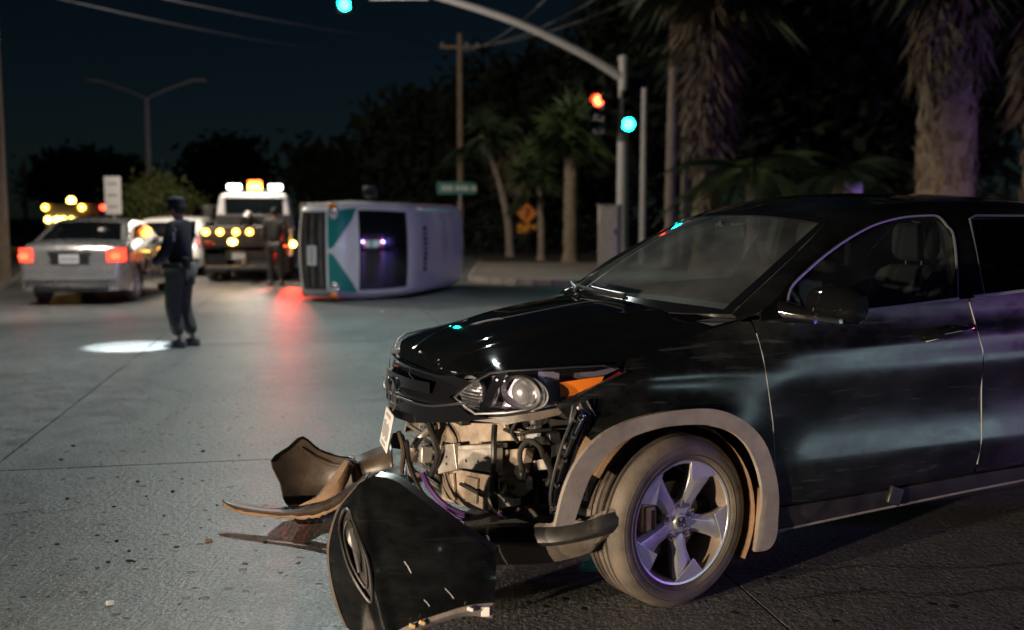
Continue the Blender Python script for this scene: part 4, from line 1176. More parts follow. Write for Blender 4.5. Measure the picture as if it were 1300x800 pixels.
# ================================================================== people
def skin_mesh(name, pts, edges, m, parent, sub=2):
    me = bpy.data.meshes.new(name)
    me.from_pydata([p[:3] for p in pts], edges, [])
    o = link(name, me, parent, m)
    me.skin_vertices or o.modifiers.new('skin', 'SKIN')
    if not any(x.type == 'SKIN' for x in o.modifiers): o.modifiers.new('skin', 'SKIN')
    sv_ = me.skin_vertices[0].data if me.skin_vertices else None
    for i, p in enumerate(pts):
        r = p[3]; r = r if isinstance(r, tuple) else (r, r)
        sv_[i].radius = r
    sv_[0].use_root = True
    s = o.modifiers.new('subdivision', 'SUBSURF'); s.levels = sub; s.render_levels = sub
    o.modifiers['skin'].use_smooth_shade = True
    return o
def person(loc, yaw, label, pose, jacket='jacket_navy', trousers='trousers_grey', cap=True, hand_to=None):
    """local x is the facing direction, y the person's left; body one skinned surface, clothes over it"""
    r = empty('person', loc, yaw, label, 'person')
    P = pose
    ch = lambda *k: [(*P[a], b) for a, b in k]
    # the body under the clothes
    b = [(*P['pelvis'], .07), (*P['chest'], .075), (*P['neck'], .05), (*P['head0'], .06), (*P['head1'], .085), (*P['head2'], .07)]
    e = [(0, 1), (1, 2), (2, 3), (3, 4), (4, 5)]
    for s in ('l', 'r'):
        k = len(b)
        b += [(*P['sh' + s], .045), (*P['el' + s], .034), (*P['wr' + s], .028)]
        e += [(1, k), (k, k + 1), (k + 1, k + 2)]
        w_ = Vector(P['wr' + s]); d = (w_ - Vector(P['el' + s])).normalized(); sd_ = d.cross(Vector((0, 0, 1)))
        sd_ = sd_.normalized() if sd_.length > .1 else Vector((1, 0, 0))
        kp = len(b); b.append((*(w_ + d * .06), .03)); e.append((k + 2, kp))
        for q, (o_, ln) in enumerate(((-.03, .075), (-.01, .085), (.01, .08), (.03, .065))):
            f0 = w_ + d * .09 + sd_ * o_; f1 = f0 + d * ln * .5; f2 = f0 + d * ln * .8 - Vector((0, 0, 1)).cross(sd_) * .0 + Vector((0, 0, -.02))
            n0 = len(b); b += [(*f0, .011), (*f1, .010), (*f2, .008)]; e += [(kp, n0), (n0, n0 + 1), (n0 + 1, n0 + 2)]
        n0 = len(b); t0 = w_ + d * .04 + sd_ * .045; b += [(*t0, .012), (*(t0 + d * .045 + sd_ * .012), .009)]; e += [(kp, n0), (n0, n0 + 1)]
        k = len(b)
        b += [(*P['hip' + s], .06), (*P['kn' + s], .045), (*P['an' + s], .036)]
        e += [(0, k), (k, k + 1), (k + 1, k + 2)]
    body = skin_mesh('body', b, e, 'skin', r)
    # face details
    h = Vector(P['head1'])
    nz = MB().ball(h + Vector((.105, 0, -.015)), (.022, .016, .026), 8, 6); nz.build('nose', 'skin', body)
    for s in (1, -1):
        MB().ball(h + Vector((.0, s * .082, -.01)), (.022, .012, .035), 8, 6).build('ear', 'skin', body)
        MB().ball(h + Vector((.082, s * .033, .02)), (.012, .014, .009), 8, 6).build('eye', 'hair', body)
    MB().box(h + Vector((.09, 0, -.06)), (.012, .05, .01)).build('mouth', 'hair', body, bev=.003)
    hr = MB().ball(h + Vector((-.02, 0, .035)), (.1, .092, .095), 14, 10); hr.build('hair', 'hair', body)
    if cap:
        c = MB(); c.lathe([(.001, .155), (.06, .15), (.098, .115), (.104, .055), (.1, .03)], 22, h + Vector((-.005, 0, .015)), rotm(R(90)))
        c.loft([[h + Vector((.075 + dx, y, .055 - .012 * (y / .08) ** 2 + dz)) for y in (-.08, -.04, 0, .04, .08)] for dx, dz in ((0, 0), (.05, -.008), (.085, -.022))], False, False)
        co = c.build('cap', jacket, r)
        co.modifiers.new('solid', 'SOLIDIFY').thickness = .006
    # jacket: torso and sleeves
    j = [(*P['pelvis'], (.135, .165)), (*P['waist'], (.13, .16)), (*P['chest'], (.135, .185)), (*P['neck'], .07)]
    je = [(0, 1), (1, 2), (2, 3)]
    for s in ('l', 'r'):
        k = len(j); j += [(*P['sh' + s], .088), (*P['el' + s], .066), (*P['wr' + s], .05)]
        je += [(2, k), (k, k + 1), (k + 1, k + 2)]
    jk = skin_mesh('jacket', j, je, jacket, r)
    t = [(*P['pelvis'], (.135, .15))]; te = []
    for s in ('l', 'r'):
        k = len(t); a = Vector(P['an' + s])
        t += [(*P['hip' + s], .118), (*P['kn' + s], .092), (*(a + Vector((0, 0, .04))), .074)]
        te += [(0, k), (k, k + 1), (k + 1, k + 2)]
    skin_mesh('trousers', t, te, trousers, r)
    for s in ('l', 'r'):
        a = Vector(P['an' + s])
        f = MB(); f.loft([[Vector((a.x + x, a.y + y * wd, z * ht)) for y, z in ((-1, 0), (-1, .5), (-.6, 1), (.6, 1), (1, .5), (1, 0))] for x, wd, ht in ((-.08, .035, .08), (-.03, .045, .11), (.06, .048, .085), (.14, .046, .06), (.19, .03, .035))])
        f.build('shoe', 'shoe', r, bev=.01)
    return r, jk
base = dict(pelvis=(0, 0, .92), waist=(.0, 0, 1.08), chest=(.0, 0, 1.30), neck=(.02, 0, 1.46), head0=(.035, 0, 1.50), head1=(.05, 0, 1.575), head2=(.045, 0, 1.63),
            shl=(0, .19, 1.38), shr=(0, -.19, 1.38), ell=(.02, .25, 1.1), elr=(.02, -.25, 1.1), wrl=(.1, .24, .86), wrr=(.1, -.24, .86),
            hipl=(0, .1, .86), hipr=(0, -.1, .86), knl=(.03, .11, .48), knr=(.03, -.11, .48), anl=(0, .12, .09), anr=(0, -.12, .09))
off_pose = dict(base, chest=(-.02, 0, 1.30), waist=(.01, 0, 1.08), neck=(.0, 0, 1.46), head0=(.02, 0, 1.5), head1=(.04, 0, 1.57), head2=(.035, 0, 1.62),
                shl=(-.01, .19, 1.38), ell=(.06, .25, 1.1), wrl=(.235, .2, .96), shr=(-.01, -.18, 1.38), elr=(.05, -.25, 1.1), wrr=(.2, -.16, .95),
                knl=(.075, .1, .49), knr=(.04, -.1, .49), anl=(.0, .1, .09), anr=(-.07, -.1, .09), hipl=(.02, .1, .86))
pl_ = ground(233, 440)
off, jk = person((pl_.x, pl_.y, 0), R(180 - 8), 'officer in a dark jacket and cap pointing a flashlight at the road', off_pose)
MB().box((-.02, .255, 1.27), (.07, .012, .09)).build('shoulder_patch', 'patch_grey', jk, bev=.004)
MB().box((-.12, .12, .98), (.08, .1, .12)).build('belt_pouch', 'signal_black', jk, bev=.01)
# flashlight in the left hand
fl = empty('flashlight', (0, 0, 0), 0, 'small lit flashlight held in the officer\'s hand', 'flashlight')
Mo = Matrix.Rotation(R(172), 4, 'Z'); Mo.translation = Vector((pl_.x, pl_.y, 0))
hand = Mo @ Vector((.33, .2, .93)); tgt = Vector((pl_.x - .55, pl_.y - .02, 0))
dr_ = (tgt - hand).normalized(); q = dr_.to_track_quat('Y', 'Z').to_matrix()
fl.location = hand; fl.rotation_euler = q.to_euler()
MB().lathe([(.001, -.1), (.014, -.1), (.014, .04), (.022, .06), (.022, .085), (.018, .085)], 16).build('barrel', 'torch_metal', fl)
MB().lathe([(.001, .083), (.018, .083)], 16).build('lens', 'lit_torch', fl)
tp = hand + dr_ * .1
lamp('flashlight_beam', 'SPOT', tp, 260, (.85, .96, 1.0), None, .02, tgt, R(66), .3)
b2 = ground(350, 363)
person((b2.x, b2.y, 0), R(80), 'bystander in dark clothes standing behind the tow truck', dict(base), 'truck_black', 'truck_black', False)

# ================================================================== the crashed car (x forward from the front axle, y left, z up)
car = empty('crashed_car', CARO, CARYAW, 'black compact SUV with its front bumper torn off', 'car')
W0 = Cub([-3.46, -3.3, -3.1, -2.8, -2.4, -1.6, -.8, -.4, 0, .22, .36, .48, .58, .68], [.66, .76, .82, .865, .884, .884, .884, .882, .882, .874, .858, .83, .79, .73])
PT = [(-.4, .845), (-.2, .835), (.10, .815), (.19, .80), (.32, .775), (.42, .745), (.52, .70), (.60, .65), (.67, .57), (.72, .48), (.755, .38), (.78, .25), (.795, .12), (.80, 0)]
PX_ = Cub([p[0] for p in PT[:11]], [p[1] for p in PT[:11]])
def SY(x, z):
    w0 = W0(x)
    f = sstep(-.55, -.1, x)
    t = sstep(.62, .88, z)
    w = w0 + (PX_(x) - w0) * t * f - (1 - f) * .04 * sstep(.8, 1.1, z)
    k = .27 + 3.6 * f
    w -= k * max(0.0, z - .88) ** 2
    dr = (1 - sstep(-.62, -.36, x)) * (1 - sstep(-2.0, -2.4, x) if x < -2.0 else 1)
    zc = .965 - .03 * (x + .5)
    w += dr * (.006 * math.exp(-((z - zc) / .04) ** 2) - .016 * math.exp(-((z - .72) / .13) ** 2) + .010 * math.exp(-((z - .50) / .07) ** 2))
    w -= .9 * max(0.0, .44 - z) ** 2
    return w
def side(s): return lambda x, z: (x, s * SY(x, z), z)
CH = Cub([.80, .775, .74, .68, .60, .50, .35, .15, -.08, -.36], [.80, .852, .895, .942, .982, 1.02, 1.062, 1.098, 1.128, 1.15])
EH = Cub([.80, .735, .69, .60, .50, .35, .19, 0, -.2, -.36, -.5], [.80, .868, .908, .932, .944, .955, .966, 1.005, 1.055, 1.095, 1.12])
def YE(x): return SY(x, EH(x)) if x < .45 else PX_(x) if x < .755 else .38
def hood_fn(x, y):
    ye = max(YE(x), .3); a = min(abs(y) / ye, 1.15)
    z = CH(x) - (CH(x) - EH(x)) * a ** 2.3
    yc = .20 + (.73 - x) * .30
    z -= .011 * sstep(yc - .03, yc + .06, abs(y)) * sstep(.76, .66, x) if x < .76 else 0
    z += .003 * math.exp(-((abs(y) - yc + .02) / .035) ** 2)
    return (x, y, z)
hr_ = [(.778, 0), (.774, .12), (.762, .24), (.735, .335), (.705, .43), (.665, .535), (.60, .632), (.52, .686), (.42, .735), (.32, .764)]
hr_ += [(x, YE(x) - .005) for x in (.22, .1, -.03, -.16, -.28, -.345)]
hr_ += [(-.30, .6), (-.245, .42), (-.205, .22), (-.19, 0)]
ho = [p for p in hr_] + [(x, -y) for x, y in hr_[-2:0:-1]]
hood = panel('hood', ho, hood_fn, 'black_paint', car, (0, 0, 1), .02, .02)

def both(nm, ol, m, step=.03, flange=.014, off=0.0, sub=None):
    r = []
    for s in (1, -1):
        o = panel(nm, ol, side(s), m, car, (0, s, 0), step, flange, off); r.append(o)
    return r
arch = [(.37, .70), (.30, .735), (.2, .762), (.08, .778), (-.05, .775), (-.16, .757), (-.26, .71), (-.335, .64), (-.385, .55), (-.412, .45), (-.428, .36)]
arch = [(x * .97, z - .028) for x, z in arch]
fd = [(-.434, .40), (-.41, .69), (-.385, .86), (-.378, .95), (-.375, 1.04), (-.372, 1.085)]
fen = fd + [(x, EH(x) - .002) for x in (-.32, -.2, -.1, 0, .1, .17)] + [(.192, .955), (.205, .926), (.315, .878), (.42, .832), (.474, .812)] + [(.44, .76)] + arch
both('fender', fen, 'dusty_paint')
g = .006
belt = Cub([-.36, -.9, -1.4, -1.82, -2.4, -3.0], [1.10, 1.112, 1.14, 1.163, 1.195, 1.22])
fdoor = [(x - g, z) for x, z in fd[:-1]] + [(-.378, 1.09), (-.46, belt(-.46))] + [(x, belt(x)) for x in (-.6, -.8, -1.0, -1.2, -1.4)] + [(-1.487, belt(-1.487)), (-1.534, .92), (-1.532, .59), (-1.525, .53), (-1.508, .41), (-1.49, .385), (-.9, .362), (-.44, .35)]
dF = both('front_door', fdoor, 'dusty_paint')
arcR = [(-2.61 + .40 * math.cos(a), .334 + .42 * math.sin(a)) for a in [R(q) for q in range(5, 176, 10)]]
rdoor = [(-1.493, belt(-1.493)), (-1.7, belt(-1.7)), (-2.0, belt(-2.0)), (-2.30, belt(-2.3)), (-2.36, 1.0), (-2.33, .84), (-2.24, .64), (-2.19, .5), (-2.17, .40), (-1.514, .385), (-1.514, .41), (-1.531, .53), (-1.538, .59), (-1.540, .92)]
dR = both('rear_door', rdoor, 'dusty_paint')
quar = [(-2.306, belt(-2.3)), (-2.6, 1.2), (-3.05, 1.2), (-3.3, 1.05), (-3.38, .8), (-3.40, .55), (-3.36, .34), (-3.02, .34)] + arcR[:: 1][::1] + [(-2.20, .40), (-2.246, .64), (-2.336, .84), (-2.366, 1.0)]
both('quarter_panel', quar, 'dusty_paint', .04)
# lower sill and flares
sillp = [(-.432, .345), (-.9, .352), (-1.5, .375), (-2.19, .39), (-2.2, .33), (-1.5, .30), (-.9, .268), (-.47, .24), (-.436, .25)]
sl_ = both('sill_trim', sillp, 'black_plastic', .03, .03, .006)
for i, s in enumerate((1, -1)):
    MB().tube([Vector((x, s * (SY(x, z) + .008), z)) for x, z in ((-.47, .242), (-.9, .270), (-1.5, .302), (-2.2, .332))], .0055, 6).build('sill_edge', 'dusty_trim', sl_[i])
flO = [(.545, .395), (.508, .53), (.451, .631), (.359, .712), (.228, .758), (.056, .778), (-.123, .771), (-.255, .720), (-.35, .63), (-.405, .51), (-.432, .38), (-.436, .25), (-.40, .19), (-.33, .185)]
flI = [(.47, .395), (.45, .451), (.403, .563), (.332, .64), (.237, .692), (.107, .718), (-.046, .718), (-.164, .695), (-.241, .650), (-.30, .575), (-.34, .474), (-.352, .36), (-.345, .25)]
fo = [(p.x, p.y) for p in crom([(*p, 0) for p in flO], 4)]; fi = [(p.x, p.y) for p in crom([(*p, 0) for p in flI], 4)]
for s in (1, -1):
    panel('wheel_arch_flare', fo + fi[::-1], lambda x, z: (x, s * (max(SY(min(x, .30), z), .868) + .018 + .010 * sstep(.0, .05, math.hypot(x - .04, z - .32) - .36)), z), 'dusty_trim', car, (0, s, 0), .02, .02)
flr = [(-2.61 + .415 * math.cos(a), .334 + .45 * math.sin(a)) for a in [R(q) for q in range(-8, 189, 8)]]
flri = [(-2.61 + .35 * math.cos(a), .334 + .37 * math.sin(a)) for a in [R(q) for q in range(-8, 189, 8)]]
for s in (1, -1):
    panel('wheel_arch_flare', flr + flri[::-1], lambda x, z: (x, s * (SY(x, max(z, .4)) + .014), z), 'dusty_trim', car, (0, s, 0), .03, .05)
# jacking notch cover on the sill
nb = MB(); nb.box((-1.05, SY(-1.05, .33) + .012, .33), (.07, .02, .075), rotm(0, R(-20), 0)); nb.build('sill_clip', 'black_plastic', car, bev=.006)

# greenhouse ---------------------------------------------------------------
def YG(x, z):
    d = z - 1.13
    return .83 - .40 * d - .22 * d * abs(d) - (.05 * sstep(-2.5, -3.3, x) if x < -2.5 else 0)
def gside(s): return lambda x, z: (x, s * YG(x, z), z)
outer = [(-.30, .79, 1.085), (-.45, .805, 1.155), (-.605, .768, 1.272), (-.847, .707, 1.398), (-1.098, .658, 1.489), (-1.29, .64, 1.520), (-1.65, .633, 1.532), (-2.1, .635, 1.522), (-2.6, .645, 1.475), (-3.0, .66, 1.40)]
inner = [(-.31, .735, 1.108), (-.38, .712, 1.150), (-.535, .68, 1.245), (-.765, .622, 1.384), (-.935, .572, 1.482), (-1.2, .552, 1.556), (-1.65, .545, 1.575), (-2.1, .545, 1.565), (-2.6, .545, 1.52), (-3.0, .55, 1.45)]
co, ci = crom(outer, 6), crom(inner, 6)
for s in (1, -1):
    mb = MB(); rows = []
    for a, b in zip(co, ci):
        mid = a.lerp(b, .5); d = Vector((0, b.z - a.z, -(b.y - a.y))); d = d.normalized() if d.length > 1e-6 else Vector((0, 1, 0))
        d = Vector((.1, abs(d.y), abs(d.z))).normalized()
        rows.append([Vector((q.x, s * q.y, q.z)) for q in (a, a.lerp(b, .18) + d * .010, mid + d * .014, a.lerp(b, .82) + d * .008, b)])
    mb.loft(rows, False, False); mb.build('roof_rail', 'film_paint', car)
ws_l = crom(inner[:5], 8)
nrow = len(ws_l); NW = 24
def ws_pt(t, u):
    """windscreen: t 0 base .. 1 header, u -1 .. 1 across"""
    f = t * (nrow - 1); i = min(int(f), nrow - 2); p = ws_l[i].lerp(ws_l[i + 1], f - i)
    c = Vector((-.10 - .78 * t, 0, 1.095 + .425 * t + .035 * math.sin(math.pi * t)))
    a = abs(u) ** 2.4
    return Vector((c.x + (p.x - c.x) * a, u * p.y, c.z + (p.z - c.z) * a))
m_ = MB(); m_.loft([[ws_pt(i / 24, -1 + 2 * j / NW) for j in range(NW + 1)] for i in range(25)], False, False)
m_.build('windscreen', 'windscreen', car)
# black frit band round the windscreen
fr = MB()
def strip(pa, pb, off=Vector((.004, 0, .004))):
    fr.loft([[a + off, b + off] for a, b in zip(pa, pb)], False, False)
U = [-1 + 2 * j / 30 for j in range(31)]
strip([ws_pt(0, u) for u in U], [ws_pt(.09, u) for u in U]); strip([ws_pt(.95, u) for u in U], [ws_pt(1, u) for u in U])
T = [i / 24 for i in range(25)]
for s in (1, -1): strip([ws_pt(t, s * .995) for t in T], [ws_pt(t, s * .945) for t in T])
fr.build('windscreen_frit', 'gloss_black', car)
# roof
ri = crom(inner[4:], 6); rows = []
hc = ws_pt(1, 0)
for k, p in enumerate(ri):
    f = k / (len(ri) - 1); row = []
    for j in range(25):
        u = -1 + 2 * j / 24; a = abs(u) ** 2.2
        cx = p.x + (hc.x - ri[0].x) * max(0, 1 - f * 4) ** 2; cz = p.z + .043 * (1 if k else 1)
        if k == 0: cz = hc.z
        row.append(Vector((cx + (p.x - cx) * a, u * p.y, cz + (p.z - cz) * a)))
    rows.append(row)
m_ = MB(); m_.loft(rows, False, False); roof = m_.build('roof', 'film_paint', car)
# shark-fin free roof; tail gate and rear glass
rg = MB(); rg.loft([[Vector((x, u * y, z + .02 * (1 - u * u))) for u in [-1 + j / 6 for j in range(13)]] for x, y, z in ((-3.0, .55, 1.45), (-3.12, .56, 1.38), (-3.3, .62, 1.16))], False, False); rg.build('rear_window', 'dark_glass', car)
tg = MB(); tg.loft([[Vector((x - .05 * (1 - u * u), u * y, z)) for u in [-1 + j / 6 for j in range(13)]] for x, y, z in ((-3.3, .64, 1.16), (-3.36, .68, 1.0), (-3.42, .70, .8), (-3.42, .70, .6))], False, False); tg.build('tailgate', 'black_paint', car)
rb = MB(); rb.loft([[Vector((x - .05 * (1 - u * u), u * y, z)) for u in [-1 + j / 6 for j in range(13)]] for x, y, z in ((-3.43, .72, .62), (-3.47, .74, .5), (-3.44, .73, .33), (-3.36, .7, .26))], False, False); rb.build('rear_bumper', 'dusty_plastic', car)
for s in (1, -1):
    MB().ball((-3.3, s * .70, 1.02), (.12, .1, .1)).build('tail_lamp', 'red_lens', car)
    # rear corner pillar
    panel('rear_pillar', [(-2.42, belt(-2.42)), (-2.62, 1.47), (-3.0, 1.41), (-3.28, 1.18), (-3.05, 1.2)], gside(s), 'black_paint', car, (0, s, 0), .05, .01)
# side glass, pillars and bright trim
def oz(x):
    for a, b in zip(co[:-1], co[1:]):
        if b.x <= x <= a.x:
            return a.z + (b.z - a.z) * ((a.x - x) / max(1e-6, a.x - b.x))
    return co[-1].z
wf = [(-.50, belt(-.5) + .012)] + [(x, oz(x) - .022) for x in (-.55, -.65, -.78, -.92, -1.08, -1.25, -1.4)] + [(-1.47, 1.50), (-1.5, 1.46), (-1.515, 1.40), (-1.425, belt(-1.42) + .012)]
wr_ = [(-1.585, belt(-1.58) + .012), (-1.655, 1.49), (-1.70, 1.505), (-2.0, 1.505), (-2.3, 1.485), (-2.5, 1.445), (-2.44, 1.36), (-2.36, belt(-2.36) + .012)]
for i, s in enumerate((1, -1)):
    fn = lambda x, z: (x, s * (YG(x, z) - .012), z)
    panel('window', wf, fn, 'side_glass', dF[i], (0, s, 0), .05, 0)
    panel('window', wr_, fn, 'privacy_glass', dR[i], (0, s, 0), .05, 0)
    # upper door frames and pillar in dark trim
    top = [(x, oz(x) + .006) for x in (-.38, -.5, -.6, -.72, -.85, -1.0, -1.15, -1.3, -1.45, -1.6, -1.8, -2.0, -2.2, -2.4, -2.6)]
    fro = [(-.372, 1.095)] + top + [(-2.42, belt(-2.42) + .002), (-1.9, belt(-1.9) + .002), (-1.49, belt(-1.49) + .002), (-.9, belt(-.9) + .002)]
    panel('door_frame', fro, gside(s), 'film_paint', car, (0, s, 0), .04, .01, 0, [wf, wr_])
    P3 = lambda pts, o: [Vector((x, s * (YG(x, z) + o), z)) for x, z in pts]
    # bright belt moulding and polished frame lines
    MB().tube(P3([(x, belt(x) + .006) for x in [-.62 - .08 * k for k in range(11)]], .008), .0075, 6, flat=.8).build('belt_moulding', 'trim_bright', dF[i])
    MB().tube(P3([(x, belt(x) + .006) for x in [-1.51 - .1 * k for k in range(9)]], .008), .0075, 6).build('belt_moulding', 'trim_bright', dR[i])
    cf = crom([(x, z, 0) for x, z in wf], 4)
    MB().tube(P3([(p.x, p.y) for p in cf], .001), .006, 6).build('window_seal', 'trim_dark', dF[i])
    MB().tube(P3([(x, z) for x, z in wr_], .001), .006, 6).build('window_seal', 'trim_dark', dR[i])
    # grab handles
    hz = lambda x: .985 - .10 * (x + 1.2) * 1.2
    hp = [(-1.205, hz(-1.205)), (-1.26, hz(-1.26) + .012), (-1.36, hz(-1.36) + .012), (-1.44, hz(-1.44) + .008), (-1.465, hz(-1.465))]
    hm = MB().tube([Vector((x, s * (SY(x, z) + o), z)) for (x, z), o in zip(hp, (.004, .038, .045, .038, .006))], [.012, .017, .018, .017, .012], 10, flat=1.1)
    hdl = hm.build('door_handle', 'gloss_black', dF[i])
    MB().tube([Vector((x, s * (SY(x, z) + o), z - .012)) for (x, z), o in zip(hp, (.010, .044, .052, .044, .012))], .0035, 6).build('handle_trim', 'trim_bright', hdl)
    cup = MB().ball((-1.33, s * (SY(-1.33, 1.0) - .004), hz(-1.33)), (.085, .012, .035)); cup.build('handle_cup', 'gloss_black', dF[i])
    # door mirror (the right one was knocked off)
    if s < 0: continue
    mc = Vector((-.60, s * 1.02, 1.165))
    mm = MB(); rings = []
    for t, sx, sz in ((-.15, .03, .03), (-.13, .06, .055), (-.05, .085, .074), (.05, .09, .076), (.11, .08, .066), (.14, .045, .04)):
        rings.append([mc + Vector((math.cos(a) * sx * (1.0 if math.cos(a) > 0 else .45), s * t, math.sin(a) * sz - .0)) for a in [2 * math.pi * k / 16 for k in range(16)]])
    mm.loft(rings); mo = mm.build('door_mirror', 'black_paint', dF[i])
    MB().tube([(-.50, s * .80, 1.125), (-.53, s * .87, 1.115), (-.57, s * .93, 1.11)], [.05, .035, .03], 10).build('mirror_stalk', 'gloss_black', mo)
    MB().tube([mc + Vector((.065, s * t, -.055)) for t in (-.1, -.04, .03, .09)], .010, 8).build('mirror_indicator', 'satin_chrome', mo)
    MB().box(mc + Vector((-.05, 0, 0)), (.006, .2, .10)).build('mirror_glass', 'chrome', mo, bev=.02)

for i, s in enumerate((1, -1)):  # pale tubes drawn along the door seams for their edge highlights
    MB().tube([Vector((x, s * (SY(x, z) + .001), z)) for x, z in [(-1.4885, 1.13), (-1.512, 1.02), (-1.536, .92), (-1.537, .75), (-1.534, .59), (-1.527, .53), (-1.512, .42)]], .0026, 6).build('door_edge_highlight', 'trim_bright', dF[i])
    MB().tube([Vector((x - .004, s * (SY(x, z) + .0005), z)) for x, z in fd[:5]], .0018, 6).build('door_edge_highlight', 'trim_bright', dF[i])
# cowl, wipers
cw = MB(); cw.loft([[Vector((-.20 - .14 * abs(u) ** 2.2, u * .72, 1.105 + .0 * u)), Vector((-.12 - .26 * abs(u) ** 2.4, u * .72, 1.075))] for u in U], False, False)
cw.build('cowl', 'black_plastic', car)
cw2 = MB(); cw2.loft([[Vector((-.16 - .18 * abs(u) ** 2.2, u * .745, 1.098 - .02 * abs(u))), Vector((-.16 - .18 * abs(u) ** 2.2 + .1, u * .745, 1.04))] for u in U], False, False); cw2.build('cowl_panel', 'black_plastic', car)
def wiper(y0, y1, t1):
    wp = MB(); n = 10
    a = ws_pt(.03, y0 / .72); 
    pts = [ws_pt(.05 + (t1 - .05) * k / n, (y0 + (y1 - y0) * k / n) / .72) + Vector((.022, 0, .022)) for k in range(n + 1)]
    wp.tube([a + Vector((.03, 0, .03))] + [p + Vector((.012, 0, .016)) for p in pts[:6]], [.014, .011, .010, .008, .008, .007, .006], 8)
    o = wp.build('wiper', 'black_plastic', car)
    MB().tube(pts, .008, 6).build('wiper_blade', 'rubber', o)
wiper(.22, -.42, .10); wiper(-.24, -.62, .14)

# nose: gloss panel, grille bars, emblem ------------------------------------
pc_ = crom([(x, y, 0) for x, y in PT] + [(x, -y, 0) for x, y in PT[-2::-1]], 6)
arcl = [0.0]
for a, b in zip(pc_[:-1], pc_[1:]): arcl.append(arcl[-1] + (b - a).length)
MIDS = arcl[len(PT) * 6 - 6]
def nose_pt(sv, z, push=0.0):
    """sv: arc length from the middle of the nose, positive to the car's left"""
    q = MIDS - sv
    i = min(max(int(np.searchsorted(arcl, q)) - 1, 0), len(arcl) - 2)
    t = (q - arcl[i]) / (arcl[i + 1] - arcl[i])
    p = pc_[i].lerp(pc_[i + 1], t); d = (pc_[i + 1] - pc_[i]).normalized(); n = Vector((-d.y, d.x, 0))
    n = n if n.dot(p - Vector((-.2, 0, 0))) > 0 else -n
    return Vector((p.x, p.y, z)) + n * push
SB = 1.531            # measured arc from the start of the curve (x -.2) to the middle
def S_(q): return SB - q
nosep_ = [(.62, .742), (.40, .700), (.17, .662), (-.15, .640), (-.45, .68), (-.62, .742), (-.56, .85), (-.40, .872), (-.15, .872), (0, .872), (.15, .872), (.30, .872), (.42, .885), (.52, .87), (.40, .80), (.50, .745)]
panel('nose_panel', nosep_, lambda a, z: nose_pt(a, z, .004 + .05 * sstep(.55, .1, abs(a)) * sstep(.86, .78, z)), 'gloss_black', car, (1, 0, 0), .03, .03)
for z, ln, rr in ((.752, .30, .0055),):
    gb = MB(); gb.tube([nose_pt(a, z + .05 * sstep(.26, .55, abs(a)) * .8, .016 + .05 * sstep(.55, .1, abs(a))) for a in [-ln - .2 + (2 * ln + .4) * k / 40 for k in range(41)]], rr, 8)
    gb.build('grille_bar', 'satin_chrome', car)
MB().loft([[nose_pt(a, z, .012 + .05 * sstep(.55, .1, abs(a))) for a in [-.3 + .6 * k / 20 for k in range(21)]] for z in (.80, .815, .84, .845)], False, False).build('grille_blade', 'gloss_black', car)
em = MB(); ec = nose_pt(-.02, .768, .072)
def emblem(mb, c, sx, sz, ax=Vector((0, -1, 0)), up=Vector((0, 0, 1)), t=.01, out=Vector((1, 0, 0))):
    P2 = lambda a, b: c + ax * a * sx + up * b * sz
    ring = [P2(math.copysign(abs(math.cos(q)) ** .6, math.cos(q)), math.copysign(abs(math.sin(q)) ** .6, math.sin(q))) for q in [2 * math.pi * k / 24 for k in range(25)]]
    mb.tube(ring, t * .55, 6, False)
    mb.tube([P2(-.72, .95), P2(-.38, 0), P2(-.5, -.95)], t * .7, 6); mb.tube([P2(.72, .95), P2(.38, 0), P2(.5, -.95)], t * .7, 6); mb.tube([P2(-.4, 0), P2(.4, 0)], t * .7, 6)
emblem(em, ec, .062, .052); em.build('emblem', 'chrome', car)
# hanging number plate
pc0 = at(491, 545, 4.28); pl0 = car.matrix_world
pv = pc0 - CARO; pv = Vector((pv.dot(CX), pv.dot(CY), pv.z))
Mp = rotm(0, R(-12), 0) @ rotm(0, 0, R(-11))
np_ = MB().box(pv, (.006, .28, .158), Mp).build('number_plate', 'plate_white', car, bev=.003)
for k, hh in enumerate((.06, .075, .05, .07, .06)): MB().box(pv + Mp @ Vector((.0045, -.09 + .045 * k, -.002 * k)), (.002, .022 + .004 * (k % 2), hh), Mp).build('plate_mark', 'plate_mark', np_)
MB().box(pv + Mp @ Vector((.0045, 0, .058)), (.002, .16, .012), Mp).build('plate_mark', 'plate_mark', np_)
MB().box(pv + Mp @ Vector((.0045, 0, -.06)), (.002, .13, .01), Mp).build('plate_mark', 'plate_mark', np_)
MB().tube([pv + Vector((-.02, .02, .08)), pv + Vector((-.06, .03, .14)), nose_pt(-.05, .68, .03)], .006, 6).build('plate_wire', 'wire_black', car)

